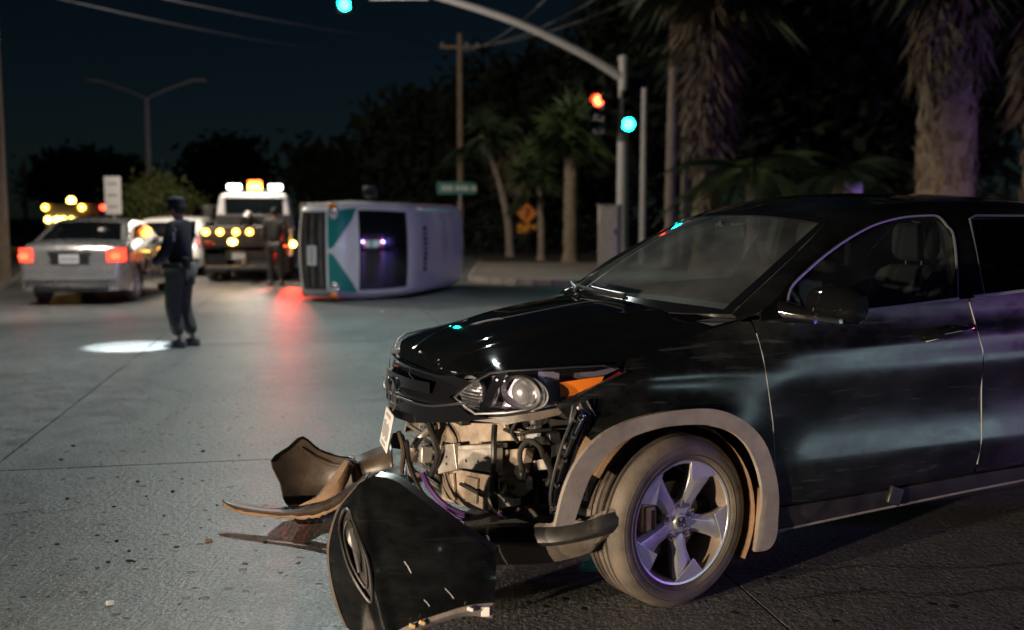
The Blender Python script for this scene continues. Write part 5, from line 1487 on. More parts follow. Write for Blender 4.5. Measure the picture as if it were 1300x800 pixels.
# headlamps -------------------------------------------------------------
hlq = [(1.124, .80), (1.06, .845), (1.015, .872), (.931, .916), (.85, .931), (.729, .941), (.6, .949), (.477, .952), (.39, .925), (.507, .877), (.603, .826), (.653, .804), (.75, .785), (.865, .763), (1.004, .745), (1.06, .765)]
hlo = [(S_(a), z) for a, z in hlq]
def headlamp(s):
    mir = (lambda p: p) if s > 0 else (lambda p: Vector((p.x, -p.y, p.z)))
    lens_fn = lambda a, z: mir(nose_pt(a, z, .006 + .012 * sstep(.74, .80, z) * sstep(.96, .88, z)))
    hint = (.7, .7 * s, 0)
    hl = panel('headlamp_lens', hlo, lens_fn, 'lens_clear', car, hint, .03, .006)
    P = lambda q, z, d: mir(nose_pt(S_(q), z, d))
    cs = [(a + (.78 - a) * .04, z + (.86 - z) * .04) for a, z in hlq]
    # black housing behind
    panel('housing', [(S_(a), z) for a, z in cs], lambda a, z: mir(nose_pt(a, z, -.075 + .05 * sstep(.55, .42, abs(S_(a) - .9) * 0 + .9 - abs(.86 - z) * 4))), 'headlamp_purple', hl, hint, .03, 0)
    # bright bezel round the rim
    MB().tube([P(a, z, .004) for a, z in cs + cs[:1]], .0045, 6).build('bezel', 'satin_chrome', hl)
    # inner turn/high beam reflector with facets
    rf = MB(); c = P(1.03, .832, -.02); ax_ = (P(1.03, .832, .1) - c).normalized()
    Mr = ax_.to_track_quat('Y', 'Z').to_matrix()
    rf.lathe([(.001, -.05), (.02, -.048), (.04, -.035), (.055, -.01), (.062, .012)], 16, c, Mr); rf.build('high_beam_reflector', 'reflector_ribbed', hl)
    MB().ball(c + ax_ * -.01, .014, 10, 8).build('bulb', 'lens_clear', hl)
    # ribbed lower trim strip near the inner corner
    for k in range(6):
        z = .77 + .012 * k
        MB().tube([P(1.085 - .012 * abs(k - 3), z, -.008), P(.985, z - .004, -.008)], .0042, 6).build('trim_rib', 'satin_chrome', hl)
    MB().tube([P(.99, .757, -.006), P(.93, .762, -.006), P(.865, .775, -.006)], .008, 6).build('trim_rib', 'chrome', hl)
    # diagonal dark divider
    MB().loft([[P(a, z, -.012), P(a - .045, z, -.012)] for a, z in ((.985, .76), (.965, .82), (.93, .88), (.90, .92))], False, False).build('divider', 'gloss_black', hl)
    # projector unit
    c = P(.80, .845, -.025); ax_ = (Vector((1, .32 * s, 0))).normalized(); Mr = ax_.to_track_quat('Y', 'Z').to_matrix()
    pj = MB(); pj.lathe([(.085, .0), (.08, .018), (.07, .02), (.066, -.03)], 28, c, Mr @ Matrix.Diagonal((1.45, 1, .80))); pj.build('projector_ring', 'satin_chrome', hl)
    MB().ball(c + ax_ * -.012, (.052, .052, .052), 20, 14).build('projector_lens', 'reflector', hl)
    sh = MB(); sh.lathe([(.001, -.05), (.05, -.04), (.07, -.012), (.088, .0)], 24, c, Mr @ Matrix.Diagonal((1.6, 1, .76))); sh.build('projector_bowl', 'reflector', hl)
    # reflector shell towards the wing, and amber side marker
    MB().loft([[P(q, .838 - .018 * (q < .7), -.012), P(q, .862, -.022), P(q, .90, -.022), P(q, .925, -.014)] for q in (.74, .69, .66)], False, False).build('side_reflector', 'headlamp_purple', hl)
    panel('amber_marker', [(S_(a), z) for a, z in ((.655, .832), (.66, .885), (.56, .899), (.49, .905), (.50, .885), (.59, .838))], lambda a, z: mir(nose_pt(a, z, -.006)), 'amber_lens', hl, hint, .03, .004)
    panel('red_marker', [(S_(a), z) for a, z in ((.655, .816), (.655, .830), (.585, .836), (.495, .886), (.43, .922), (.42, .915), (.50, .876), (.59, .828))], lambda a, z: mir(nose_pt(a, z, -.004)), 'red_lens', hl, hint, .03, .004)
    # lower grey carrier bracket
    if s > 0:
        panel('lamp_bracket', [(S_(a), z) for a, z in ((1.06, .755), (1.0, .735), (.865, .752), (.75, .774), (.655, .792), (.62, .80), (.66, .765), (.74, .745), (.80, .738), (.86, .722), (.92, .725), (1.02, .722), (1.09, .75))], lambda a, z: nose_pt(a, z, .0), 'dusty_plastic', hl, (1, 1, 0), .03, .02)
    return hl
headlamp(1); headlamp(-1)

# wheels ------------------------------------------------------------------
def alloy_wheel(c, s, steer=0.0):
    wr = .334
    t = MB()
    prof = [(.240, .088), (.246, .100), (.256, .107), (.272, .111), (.290, .112), (.306, .108), (.318, .099), (.327, .087), (.331, .076)]
    tread = []
    for y in (.060, .028, -.004, -.036, -.064):
        tread += [(.334, y + .010), (.334, y - .009), (.323, y - .0105), (.323, y - .0195)]
    prof += [(.334, .071)] + tread[:-2] + [(.334, -.074)] + [(r, -h) for r, h in prof[::-1]]
    t.lathe(prof, 72)
    o = t.build('wheel', 'tyre_rubber', car)
    for r_, m in ((.262, 'tyre_rubber'), (.300, 'tyre_rubber')):
        MB().tube([(r_ * math.cos(a), .1085, r_ * math.sin(a)) for a in [2 * math.pi * k / 64 for k in range(65)]], .0025, 5, False).build('sidewall_ring', m, o)
    b = MB(); b.lathe([(.222, .094), (.219, .099), (.213, .097), (.206, .084), (.203, .055), (.196, .02), (.194, -.08), (.215, -.095), (.222, -.09)], 64)
    rim = b.build('rim', 'alloy_dusty', o)
    MB().lathe([(.2225, .0945), (.2195, .0995), (.2125, .0975), (.2085, .088)], 64).build('rim_lip', 'machined', rim)
    for q in range(5):
        a = 2 * math.pi * q / 5 + R(20)
        Mr = Matrix.Rotation(a, 3, 'Y')
        sp_ = MB()
        # swept spoke: lofted from hub to rim, widening and twisting
        rings = []
        for r_, t0, t1, yt, yb in ((.035, -.036, .036, .072, .035), (.075, -.034, .031, .077, .035), (.11, -.036, .030, .081, .04), (.15, -.050, .034, .086, .045), (.18, -.070, .038, .090, .05), (.209, -.094, .042, .093, .055)):
            rings.append([Mr @ Vector((r_, yb, t0 * .9)), Mr @ Vector((r_, yt - .012, t0)), Mr @ Vector((r_, yt, t0 * .35 + t1 * .0 - .004)), Mr @ Vector((r_, yt - .002, t1 * .55)), Mr @ Vector((r_, yt - .016, t1)), Mr @ Vector((r_, yb, t1 * .9))])
        sp_.loft(rings); sp_.build('spoke', 'alloy', rim, bev=.003)
        ac = MB()
        # machined wedge at the outer end of the spoke
        ac.prism([(.140, -.048), (.200, -.096), (.2075, -.058), (.211, .0), (.206, .042), (.176, -.004)], .005, Mr, Mr @ Vector((0, .0915, 0)))
        ac.build('machined_face', 'machined', rim, bev=.0015)
        ln = MB(); a2 = a + R(36); pc2 = Vector((.055 * math.cos(a2), 0, -.055 * math.sin(a2)))
        ln.lathe([(.001, .084), (.008, .083), (.011, .078), (.0115, .055)], 6, pc2); ln.build('lug_nut', 'chrome', rim)
        lh = MB(); lh.lathe([(.020, .0745), (.017, .073), (.016, .055)], 16, pc2); lh.build('lug_hole', 'alloy_dusty', rim)
    hb = MB(); hb.lathe([(.001, .072), (.03, .074), (.066, .072), (.072, .064), (.074, .035)], 32); hb.build('hub', 'alloy', rim)
    cp = MB(); cp.lathe([(.001, .086), (.024, .084), (.029, .078), (.030, .07)], 28); cpo = cp.build('centre_cap', 'alloy', rim)
    e_ = MB(); emblem(e_, Vector((0, .0865, 0)), .018, .016, Vector((-1, 0, 0)), Vector((0, 0, 1)), .004); e_.build('emblem', 'chrome', cpo)
    # brake
    d = MB(); d.lathe([(.07, .018), (.145, .018), (.145, -.006), (.07, -.006)], 48); d.build('brake_disc', 'brake_iron', o)
    if s > 0 or True:
        k_ = MB(); k_.box((.135, .02, .02), (.075, .07, .15)); k_.box((.135, .058, .02), (.05, .012, .11)); cl = k_.build('brake_caliper', 'caliper_gold', o, bev=.01)
        MB().tube([(.12, .06, .06), (.12, .06, -.02)], .012, 8).build('caliper_pin', 'brake_iron', cl)
    bk = MB(); bk.lathe([(.001, -.03), (.19, -.03)], 32); bk.build('dust_shield', 'dark_hole', o)
    rim.scale = (1.095, 1.0, 1.095)
    o.location = c
    o.rotation_euler = (0, 0, (0 if s > 0 else math.pi) + steer)
    return o
alloy_wheel((0, .77, .334), 1, R(9)); alloy_wheel((0, -.77, .334), -1, R(9))
alloy_wheel((-2.61, .77, .334), 1); alloy_wheel((-2.61, -.77, .334), -1)

# inner wheel house, liner and splash guard behind the front wheel
for s in (1, -1):
    wl = MB()
    wl.loft([[Vector((rx * math.cos(a) + .02, s * y, .33 + rz * math.sin(a))) for a in [R(q) for q in range(-28 if True else 0, 150, 8)]] for y, rx, rz in ((.86, -.372, .385), (.80, -.385, .405), (.66, -.39, .42), (.50, -.39, .42))], False, False)
    wl.build('wheel_liner', 'brown_liner', car)
    MB().loft([[Vector((.02 + .37 * math.cos(a), s * .5, .33 + .4 * math.sin(a))), Vector((.02, s * .48, .33))] for a in [R(q) for q in range(-30, 211, 12)]], False, False).build('inner_wing', 'dark_hole', car)
    gd = MB(); gd.loft([[Vector((-.375 - .03 * math.sin(math.pi * t), s * (.862 - .28 * k), .19 + .50 * t)) for k in (0, .25, .6, 1)] for t in (0, .15, .35, .6, .85, 1)], False, False); gd.build('splash_guard', 'brown_liner', car)
    mf = MB(); mf.loft([[Vector((-.36 - .02 * t, s * (.893 - .22 * k), .168 + .022 * abs(k - .4) * 2 + .25 * t)) for k in (0, .2, .5, .8, 1)] for t in (0, .3, .7, 1)], False, False); m2 = mf.build('mud_flap', 'brown_liner', car); m2.modifiers.new('solid', 'SOLIDIFY').thickness = .012
    MB().loft([[Vector((-2.61 + .40 * math.cos(a), s * y, .33 + .42 * math.sin(a))) for a in [R(q) for q in range(-20, 201, 10)]] for y in (.85, .5)], False, False).build('wheel_liner', 'black_plastic', car)

# underbody and interior ----------------------------------------------------
MB().box((-1.45, 0, .30), (3.6, 1.5, .16)).build('underbody', 'rubber', car, bev=.03)
MB().box((-1.6, 0, .46), (2.2, 1.64, .18)).build('floor_pan', 'interior', car)
MB().box((-.36, 0, .72), (.06, 1.4, .66)).build('bulkhead', 'interior', car)
MB().box((.15, 0, .70), (.55, .86, .35)).build('engine_block', 'black_plastic', car, bev=.04)
db = MB(); db.loft([[Vector((x, u * .74, z + .02 * (1 - u * u))) for u in [-1 + k / 8 for k in range(17)]] for x, z in ((-.22, 1.07), (-.42, 1.105), (-.62, 1.09), (-.72, 1.02), (-.74, .8), (-.7, .6))], False, False); db.build('dashboard', 'interior', car)
def seat(y):
    st = MB()
    st.loft([[Vector((x, y + yy * wd, z + zz)) for yy, zz in ((-.25, 0), (-.24, .07), (-.15, .05), (.15, .05), (.24, .07), (.25, 0))] for x, wd, z in ((-1.0, .95, .62), (-1.1, 1, .64), (-1.4, 1, .60), (-1.52, .9, .6))])
    so = st.build('seat', 'seat_cloth', car, bev=.02)
    bk = MB()
    bk.loft([[Vector((x + xx, y + yy * wd, z)) for yy, xx in ((-.25, 0), (-.23, .06), (-.12, .035), (.12, .035), (.23, .06), (.25, 0), (.2, -.08), (-.2, -.08))] for x, wd, z in ((-1.46, .9, .62), (-1.5, 1, .85), (-1.57, .96, 1.1), (-1.62, .75, 1.24), (-1.64, .5, 1.27))])
    bk.build('backrest', 'seat_cloth', so, bev=.02)
    hr2 = MB(); hr2.loft([[Vector((x, y + yy * wd, z)) for x, yy in ((-1.60, -.13), (-1.575, 0), (-1.60, .13), (-1.68, .12), (-1.70, 0), (-1.68, -.12))] for wd, z in ((.7, 1.29), (1, 1.33), (1.0, 1.43), (.75, 1.47))])
    hr2.build('headrest', 'seat_cloth', so, bev=.02)
    for q in (-.05, .05): MB().tube([(-1.63, y + q, 1.24), (-1.63, y + q, 1.32)], .006, 8).build('headrest_rod', 'chrome', so)
seat(.36); seat(-.36)
rs_ = MB(); rs_.loft([[Vector((x, yy, z)) for yy in (-.6, -.2, .2, .6)] for x, z in ((-1.9, .6), (-2.3, .62), (-2.42, .7), (-2.6, 1.18), (-2.7, 1.2), (-2.8, .7))], False, False); rs_.build('rear_bench', 'seat_cloth', car)
for y in (-.4, .4): MB().ball((-2.64, y, 1.28), (.06, .13, .08)).build('rear_headrest', 'seat_cloth', car)
sw = MB(); swc = Vector((-.80, .36, 1.0)); Ms = rotm(0, R(-25), 0)
sw.tube([swc + Ms @ Vector((0, .18 * math.cos(a), .18 * math.sin(a))) for a in [2 * math.pi * k / 32 for k in range(33)]], .015, 8, False)
sw.box(swc + Ms @ Vector((.02, 0, 0)), (.05, .14, .1), Ms); sw.box(swc + Ms @ Vector((.015, 0, 0)), (.02, .34, .03), Ms); sw.build('steering_wheel', 'interior', car)
rv = MB(); rv.box((-.80, .03, 1.435), (.03, .23, .07)); rvo = rv.build('rear_view_mirror', 'interior', car, bev=.015)
MB().tube([(-.79, .03, 1.46), (-.74, .03, 1.47)], .012, 8).build('mirror_stem', 'interior', rvo)
for s in (1, -1):
    MB().tube([(-1.56, s * .72, .6), (-1.58, s * .72, 1.15), (-1.58, s * .60, 1.49)], [.06, .055, .045], 8).build('b_pillar_trim', 'interior', car)
    bl = MB(); bl.loft([[Vector((-1.55, s * (.70 + .0), 1.36)) + Vector((o_, 0, 0)), Vector((-1.50, s * .52, 1.1)) + Vector((o_, 0, 0)), Vector((-1.3, s * .2, .7)) + Vector((o_, 0, 0))] for o_ in (0, .05)], False, False); bl.build('seat_belt', 'pale_trim', car)
hl_ = MB(); hl_.loft([[p + Vector((0, 0, -.02)) for p in r] for r in rows], False, False); hl_.build('headliner', 'interior', car)
MB().box((-2.3, 0, .8), (.05, .1, .1)).build('centre_console', 'interior', car)

# exposed front structure ---------------------------------------------------
def onf(px, py, x):
    # plane slanting back round the left front corner; x = .58 lies on it, larger x lies proud of it
    A_, B_ = Vector((.70, .10, 0)), Vector((.46, .66, 0)); t_ = (B_ - A_).normalized(); n_ = Vector((t_.y, -t_.x, 0))
    r = ray(px, py); o = Vector((0, 0, CAMH)) - CARO
    o = Vector((o.dot(CX), o.dot(CY), CAMH)); d = Vector((r.dot(CX), r.dot(CY), r.z))
    return o + d * ((A_ + n_ * (x - .58) - o).dot(n_) / d.dot(n_))
def plate(px, x, m, nm='bracket_plate', t=.012, bev=.003, dx=None, parent=None):
    """plate whose outline comes from pixels, standing at car x (dx: per-corner depth change)"""
    pts = [onf(a, b, x + (dx[i] if dx else 0)) for i, (a, b) in enumerate(px)]
    n = len(pts); mb = MB()
    mb.add(pts + [p + Vector((-t, 0, 0)) for p in pts], [tuple(range(n)), tuple(range(2 * n - 1, n - 1, -1))] + [(j, j + n, (j + 1) % n + n, (j + 1) % n) for j in range(n)])
    o = mb.build(nm, m, parent or car, smooth=False, bev=bev)
    return o, pts
def holes(o, px, x, r=.006):
    for a, b in px:
        c = onf(a, b, x)
        MB().lathe([(.001, 0), (r, 0)], 10, c + Vector((.0025, 0, 0)), rotm(0, 0, R(-90))).build('bolt_hole', 'dark_hole', o)
# dark mass of the engine bay behind everything
em_ = MB(); pl2 = [(.60, -.12), (.36, .52), (.26, .60), (-.3, .56), (-.3, -.7), (.5, -.7), (.6, -.32)]
em_.add([(x, y, .25) for x, y in pl2] + [(x, y, .70) for x, y in pl2], [tuple(range(7))[::-1], tuple(range(7, 14))] + [(k, (k + 1) % 7, (k + 1) % 7 + 7, k + 7) for k in range(7)])
em_.build('engine_bay', 'dark_hole', car, smooth=False)
for k in range(8): MB().box((.63, -.33, .30 + .05 * k), (.012, .46, .014)).build('cooling_fin', 'dusty_plastic', car)
MB().box((.30, 0, .60), (.04, 1.20, .40)).build('radiator_core', 'dark_hole', car)
MB().box((.62, -.25, .66), (.05, .9, .05)).build('radiator_support', 'black_plastic', car, bev=.01)
o, _ = plate([(549, 536), (640, 538), (642, 546), (660, 548), (660, 560), (588, 565), (551, 566)], .52, 'tan_plate', 'support_panel', .02); 
o, _ = plate([(553, 566), (576, 563), (580, 596), (556, 602)], .60, 'grey_plate', 'crash_bracket', .03); holes(o, [(567, 580), (567, 589)], .60)
o, _ = plate([(581, 568), (624, 566), (624, 600), (581, 594)], .62, 'grey_plate', 'crash_beam_end', .05); holes(o, [(592, 585), (607, 586)], .62)
plate([(581, 566), (624, 564), (624, 570), (581, 572)], .64, 'grey_plate', 'beam_flange', .07)
o, _ = plate([(558, 600), (580, 596), (622, 604), (617, 650), (596, 646), (560, 634)], .50, 'tan_plate', 'support_panel', .02)
plate([(561, 604), (575, 601), (577, 636), (563, 632)], .515, 'tan_plate', 'pressed_rib', .012)
plate([(590, 604), (606, 608), (604, 640), (590, 637)], .512, 'tan_plate', 'pressed_rib', .012)
o, _ = plate([(583, 612), (613, 628), (612, 632), (582, 616)], .53, 'black_plastic', 'stay', .01)
o, _ = plate([(632, 572), (668, 569), (660, 603), (652, 606), (632, 604)], .56, 'tan_plate', 'frame_rail_end', .04); holes(o, [(634, 586)], .56)
o, _ = plate([(632, 606), (655, 602), (667, 606), (668, 622), (655, 632), (640, 634), (632, 625)], .58, 'tan_plate', 'tow_bracket', .03); holes(o, [(645, 618), (652, 620)], .58, .009)
c = onf(640, 616, .59); MB().lathe([(.018, .012), (.028, .006), (.032, 0)], 18, c, rotm(0, 0, R(-90))).build('pressed_boss', 'tan_plate', car)
o, _ = plate([(619, 624), (654, 633), (654, 642), (619, 648)], .60, 'grey_plate', 'lower_bracket', .025); holes(o, [(628, 637), (642, 637), (626, 630)], .60)
plate([(621, 650), (632, 646), (634, 660), (622, 664)], .60, 'tan_plate', 'lower_bracket', .02)
plate([(660, 640), (694, 655), (690, 664), (662, 652)], .52, 'dusty_plastic', 'air_duct', .06)
# lamp-side clutter: hoses, bracket and loom between lamp and arch
plate([(655, 545), (680, 540), (676, 556), (660, 558)], .50, 'dusty_plastic', 'washer_neck', .03)
plate([(665, 552), (682, 550), (680, 557), (668, 558)], .54, 'sign_grey', 'connector', .02)
plate([(676, 585), (694, 582), (695, 596), (678, 598)], .52, 'grey_plate', 'horn_bracket', .02)
o, _ = plate([(681, 612), (690, 608), (696, 640), (686, 652), (677, 640)], .50, 'dusty_plastic', 'duct_grille', .02)
for k in range(3): plate([(682 + 3 * k, 616), (684 + 3 * k, 616), (686 + 3 * k, 640), (684 + 3 * k, 640)], .505, 'dark_hole', 'duct_slot', .01, 0)
hn = MB(); c = onf(663, 601, .58); hn.lathe([(.001, .03), (.022, .028), (.034, .018), (.036, 0), (.02, -.02)], 20, c, rotm(0, 0, R(-90))); hn.build('horn', 'black_plastic', car)
def hose(px, r, m='black_plastic', nm='hose', n=5):
    pts = crom([onf(a, b, x) for a, b, x in px], n)
    return MB().tube(pts, r, 8).build(nm, m, car)
hose([(663, 600, .60), (660, 575, .6), (670, 560, .58), (684, 566, .56), (690, 580, .54)], .011)
hose([(690, 575, .54), (700, 600, .5), (694, 618, .5)], .014)
hose([(527, 612, .60), (520, 585, .62), (530, 560, .64), (546, 545, .6), (552, 540, .56)], .015, 'grey_plate', 'curved_duct')
hose([(545, 540, .62), (552, 560, .64), (556, 580, .62), (548, 602, .6)], .014, 'black_plastic')
hose([(536, 600, .64), (546, 620, .62), (566, 642, .6), (600, 656, .58), (622, 652, .58)], .013, 'wire_purple', 'wire_loom')
hose([(566, 648, .62), (590, 660, .6), (625, 652, .6), (650, 656, .58), (660, 645, .56)], .008, 'wire_purple', 'wire_loom')
hose([(627, 600, .64), (624, 625, .62), (630, 650, .6)], .011, 'wire_black', 'wire_loom')
hose([(628, 540, .6), (627, 560, .63), (627, 580, .64), (625, 602, .63)], .012, 'black_plastic', 'wire_loom')
hose([(640, 545, .58), (656, 552, .58), (672, 548, .56), (700, 545, .5)], .007, 'wire_black', 'wire_loom')
hose([(655, 536, .6), (650, 548, .6), (658, 562, .58)], .008, 'wire_black', 'wire_loom')
hose([(516, 560, .72), (520, 590, .68), (535, 625, .64), (560, 655, .62)], .011, 'black_plastic')
hose([(506, 548, .74), (512, 570, .72), (510, 600, .7)], .011, 'bumper_inside')
for a, b, x, sx, sz, m in ((522, 577, .63, .05, .06, 'tan_plate'), (527, 607, .62, .06, .04, 'tan_plate'), (541, 577, .64, .03, .07, 'grey_plate'), (505, 560, .72, .05, .05, 'black_plastic'), (512, 620, .68, .1, .09, 'black_plastic'), (700, 555, .46, .08, .05, 'black_plastic'), (672, 590, .5, .05, .05, 'dusty_plastic'), (640, 655, .54, .12, .03, 'black_plastic')):
    MB().box(onf(a, b, x), (.05, sx, sz), rotm(R(random.uniform(-25, 25)), R(random.uniform(-15, 15)), 0)).build('broken_bracket', m, car, bev=.006)
# wide bracket under the lamp's outer end
bq = [ony(a, b, .80) for a, b in ((727, 514), (742, 507), (756, 524), (769, 545), (752, 553), (738, 548), (722, 541))]
mb_ = MB(); n_ = len(bq); mb_.add(bq + [p + Vector((0, -.012, 0)) for p in bq], [tuple(range(n_)), tuple(range(2 * n_ - 1, n_ - 1, -1))] + [(j, j + n_, (j + 1) % n_ + n_, (j + 1) % n_) for j in range(n_)])
bko = mb_.build('lamp_side_bracket', 'black_plastic', car, bev=.004)
for a, b, r_ in ((735, 518, .009), (748, 527, .007), (742, 540, .008), (758, 541, .007), (729, 534, .006)):
    MB().ball(ony(a, b, .803), (r_, .006, r_), 10, 6).build('clip', 'grey_plate', bko)
for (a, b), (c_, d_) in (((736, 512), (752, 548)), ((745, 509), (764, 544))):
    MB().tube([ony(a, b, .805), ony(c_, d_, .805)], .004, 6).build('bracket_rib', 'dusty_plastic', bko)
# clear plastic arch extension between lamp and flare (cracked)
ex = MB(); pth = [ony(a, b, y) for a, b, y in ((735, 512, .78), (728, 530, .79), (716, 560, .79), (706, 595, .78), (700, 625, .76), (701, 650, .74))]
pth2 = [ony(a, b, y) for a, b, y in ((752, 528, .82), (748, 545, .83), (736, 568, .84), (724, 600, .84), (714, 630, .82), (712, 655, .80))]
ex.loft([[a, a.lerp(b, .5) + Vector((.02, .02, 0)), b] for a, b in zip(crom(pth, 4), crom(pth2, 4))], False, False)
exo = ex.build('inner_arch_brace', 'gloss_black', car); exo.modifiers.new('solid', 'SOLIDIFY').thickness = .006
for t in (.1, .3, .5, .7, .9):
    i = int(t * 5); f = t * 5 - i; a = pth[i].lerp(pth[i + 1], f); b = pth2[i].lerp(pth2[i + 1], f)
    MB().ball(a.lerp(b, .5) + Vector((.028, .03, 0)), (.012, .012, .012), 8, 6).build('rivet', 'chrome', exo)
MB().tube(crom([p + Vector((.01, .014, 0)) for p in pth], 4), .006, 6).build('brace_edge', 'satin_chrome', exo)
# lower lip still hanging from the wheel arch
lu = [ony(a, b, y) for a, b, y in ((787, 648, .90), (764, 654, .89), (746, 661, .87), (712, 668, .82), (682, 669, .76), (652, 669, .69), (613, 671, .58), (570, 676, .44))]
ll = [ony(a, b, y) for a, b, y in ((788, 672, .905), (768, 679, .905), (752, 684, .885), (714, 692, .84), (684, 694, .78), (654, 693, .71), (615, 691, .60), (572, 694, .46))]
lf = [ony(a, b, y) for a, b, y in ((770, 684, .87), (762, 690, .86), (748, 702, .85), (712, 712, .80), (684, 716, .74), (654, 717, .67), (615, 718, .57), (572, 718, .44))]
cu, cl_, cf_ = crom(lu, 5), crom(ll, 5), crom(lf, 5)
lp = MB(); lp.loft([[a + Vector((-.035, -.03, .004)), a, a.lerp(b, .35) + Vector((.014, .012, 0)), a.lerp(b, .75) + Vector((.012, .012, 0)), b] for a, b in zip(cu, cl_)], False, False)
lo_ = lp.build('lower_lip', 'black_plastic', car)
l2 = MB(); l2.loft([[a + Vector((-.012, -.012, .004)), a.lerp(b, .5), b] for a, b in zip(cl_, cf_)], False, False); l2.build('lip_flap', 'dusty_plastic', lo_)
jt = MB(); top_ = crom(lu, 8)[:34]
jt.loft([[p + Vector((-.012, -.012, -.004)), p + Vector((-.008, -.008, .006 + .012 * abs(math.sin(k * 1.9)) * random.uniform(.3, 1))), p + Vector((.004, .004, .001))] for k, p in enumerate(top_)], False, False)
jt.build('torn_edge', 'dusty_trim', lo_)

# ------------------------------------------------------------------ torn bumper corner lying in front of the car
# plane leaning back from the ground; local u to the right, v up the piece
b0 = ground(520, 812); uu = Vector((.955, -.10, 0)).normalized(); vv = Vector((.02, .34, .94)).normalized(); nn = uu.cross(vv).normalized()
if nn.y > 0: nn = -nn
def onpl(px, py):
    r = ray(px, py); o = Vector((0, 0, CAMH)); P = o + r * ((b0 - o).dot(nn) / r.dot(nn)) - b0
    return (P.dot(uu), P.dot(vv))
bp = empty('torn_bumper', (0, 0, 0), 0, 'glossy black torn bumper corner standing on the road before the car', 'car part')
opx = [(632, 700), (632, 752), (629, 763), (600, 766), (565, 777), (530, 790), (505, 803), (470, 806), (448, 797), (436, 770), (426, 735), (422, 700), (428, 672), (438, 648), (452, 632), (468, 616), (486, 608), (510, 613), (535, 629), (560, 648), (590, 671)]
ol = [onpl(*p) for p in opx]
ol = [(p.x, p.y) for p in crom([(a, b, 0) for a, b in ol], 3, True)]
ux = [p[0] for p in ol]; U0, U1 = min(ux), max(ux); V1 = max(p[1] for p in ol)
def bfn(u, v):
    f = (u - U0) / (U1 - U0)
    bulge = .14 * math.sin(math.pi * min(1, max(0, f * .8 + .12))) - .16 * max(0, .28 - f) ** 1.5 * 6 * .5
    bulge -= .35 * max(0, v - (V1 - .14)) ** 2 * 6
    bulge -= .05 * sstep(.22, .05, v) * f
    bulge += .05 * math.sin(math.pi * min(1, max(0, v / V1)))
    bulge += .02 * math.exp(-((f - .42 + .25 * v / V1) / .05) ** 2)
    return b0 + uu * u + vv * v + nn * bulge
fog = [onpl(*p) for p in ((447, 650), (456, 656), (470, 680), (484, 712), (488, 740), (486, 764), (474, 752), (456, 722), (444, 690), (440, 668))]
panel('skin', ol, bfn, 'scuffed_paint', bp, (0, -1, .3), .02, .012, 0, [fog])
fz = crom([(a, b, 0) for a, b in fog], 4, True)
MB().tube([bfn(p.x, p.y) + nn * .004 for p in fz + fz[:1]], .006, 6, False).build('fog_lamp_bezel', 'black_plastic', bp)
fgc = (sum(p[0] for p in fog) / len(fog), sum(p[1] for p in fog) / len(fog))
panel('fog_lamp_pocket', [(p.x, p.y) for p in fz], lambda u, v: bfn(u, v) - nn * (.012 + .035 * max(0, 1 - (math.hypot(u - fgc[0], (v - fgc[1]) * .5) / .05))), 'black_plastic', bp, (0, -1, .3), .02, 0)
inn = [(fgc[0] + (p.x - fgc[0]) * .72, fgc[1] + (p.y - fgc[1]) * .72) for p in fz]
MB().tube([bfn(*p) - nn * .008 for p in inn + inn[:1]], .005, 6, False).build('fog_lamp_trim', 'black_plastic', bp)
MB().tube([bfn(inn[0][0] + .02, inn[0][1] - .03) - nn * .004, bfn(fgc[0], fgc[1]) - nn * .006, bfn(fgc[0] + .025, fgc[1] - .07) - nn * .006], .007, 6).build('fog_lamp_trim', 'satin_chrome', bp)
# arch lip along the lower edge with clips
q1 = [onpl(*p) for p in ((629, 763), (600, 767), (565, 778), (530, 791), (505, 804))]
q2 = [onpl(*p) for p in ((627, 783), (600, 780), (570, 787), (540, 799), (515, 812))]
al = MB(); al.loft([[bfn(*a) + nn * .006, bfn((a[0] + b[0]) / 2, (a[1] + b[1]) / 2) + nn * .022, bfn(*b) + nn * .008, bfn(*b) - nn * .02] for a, b in zip([tuple(p[:2]) for p in crom([(*q, 0) for q in q1], 5)], [tuple(p[:2]) for p in crom([(*q, 0) for q in q2], 5)])], False, False)
alo = al.build('arch_lip', 'dusty_trim', bp)
for px in ((603, 771), (534, 792), (546, 788)):
    MB().box(bfn(*onpl(*px)) + nn * .026, (.022, .01, .014), rotm(0, R(20), 0)).build('clip', 'plate_white' if px[0] > 600 else 'caliper_gold', alo, bev=.002)
MB().box(bfn(*onpl(620, 774)) + nn * .02, (.03, .012, .035)).build('clip', 'plate_white', alo, bev=.002)
# torn rear edge and return flange
fl_ = [onpl(*p) for p in ((486, 608), (510, 613), (535, 629), (560, 648), (590, 671), (632, 700))]
rf2 = MB(); pts = crom([(*q, 0) for q in fl_], 4); rf2.loft([[bfn(p.x, p.y) + nn * .002, bfn(p.x + .012, p.y + .02) - nn * .02, bfn(p.x + .01, p.y + .015) - nn * .07] for p in pts], False, False); rf2.build('return_flange', 'black_plastic', bp)
lf_ = [onpl(*p) for p in ((474, 612), (452, 632), (438, 648), (428, 672), (422, 700), (426, 735), (436, 770), (448, 797))]
rf3 = MB(); pts = crom([(*q, 0) for q in lf_], 4); rf3.loft([[bfn(p.x, p.y) + nn * .004, bfn(p.x - .02, p.y) - nn * .015, bfn(p.x - .02, p.y) - nn * .07] for p in pts], False, False); rf3.build('edge_strip', 'dusty_plastic', bp)
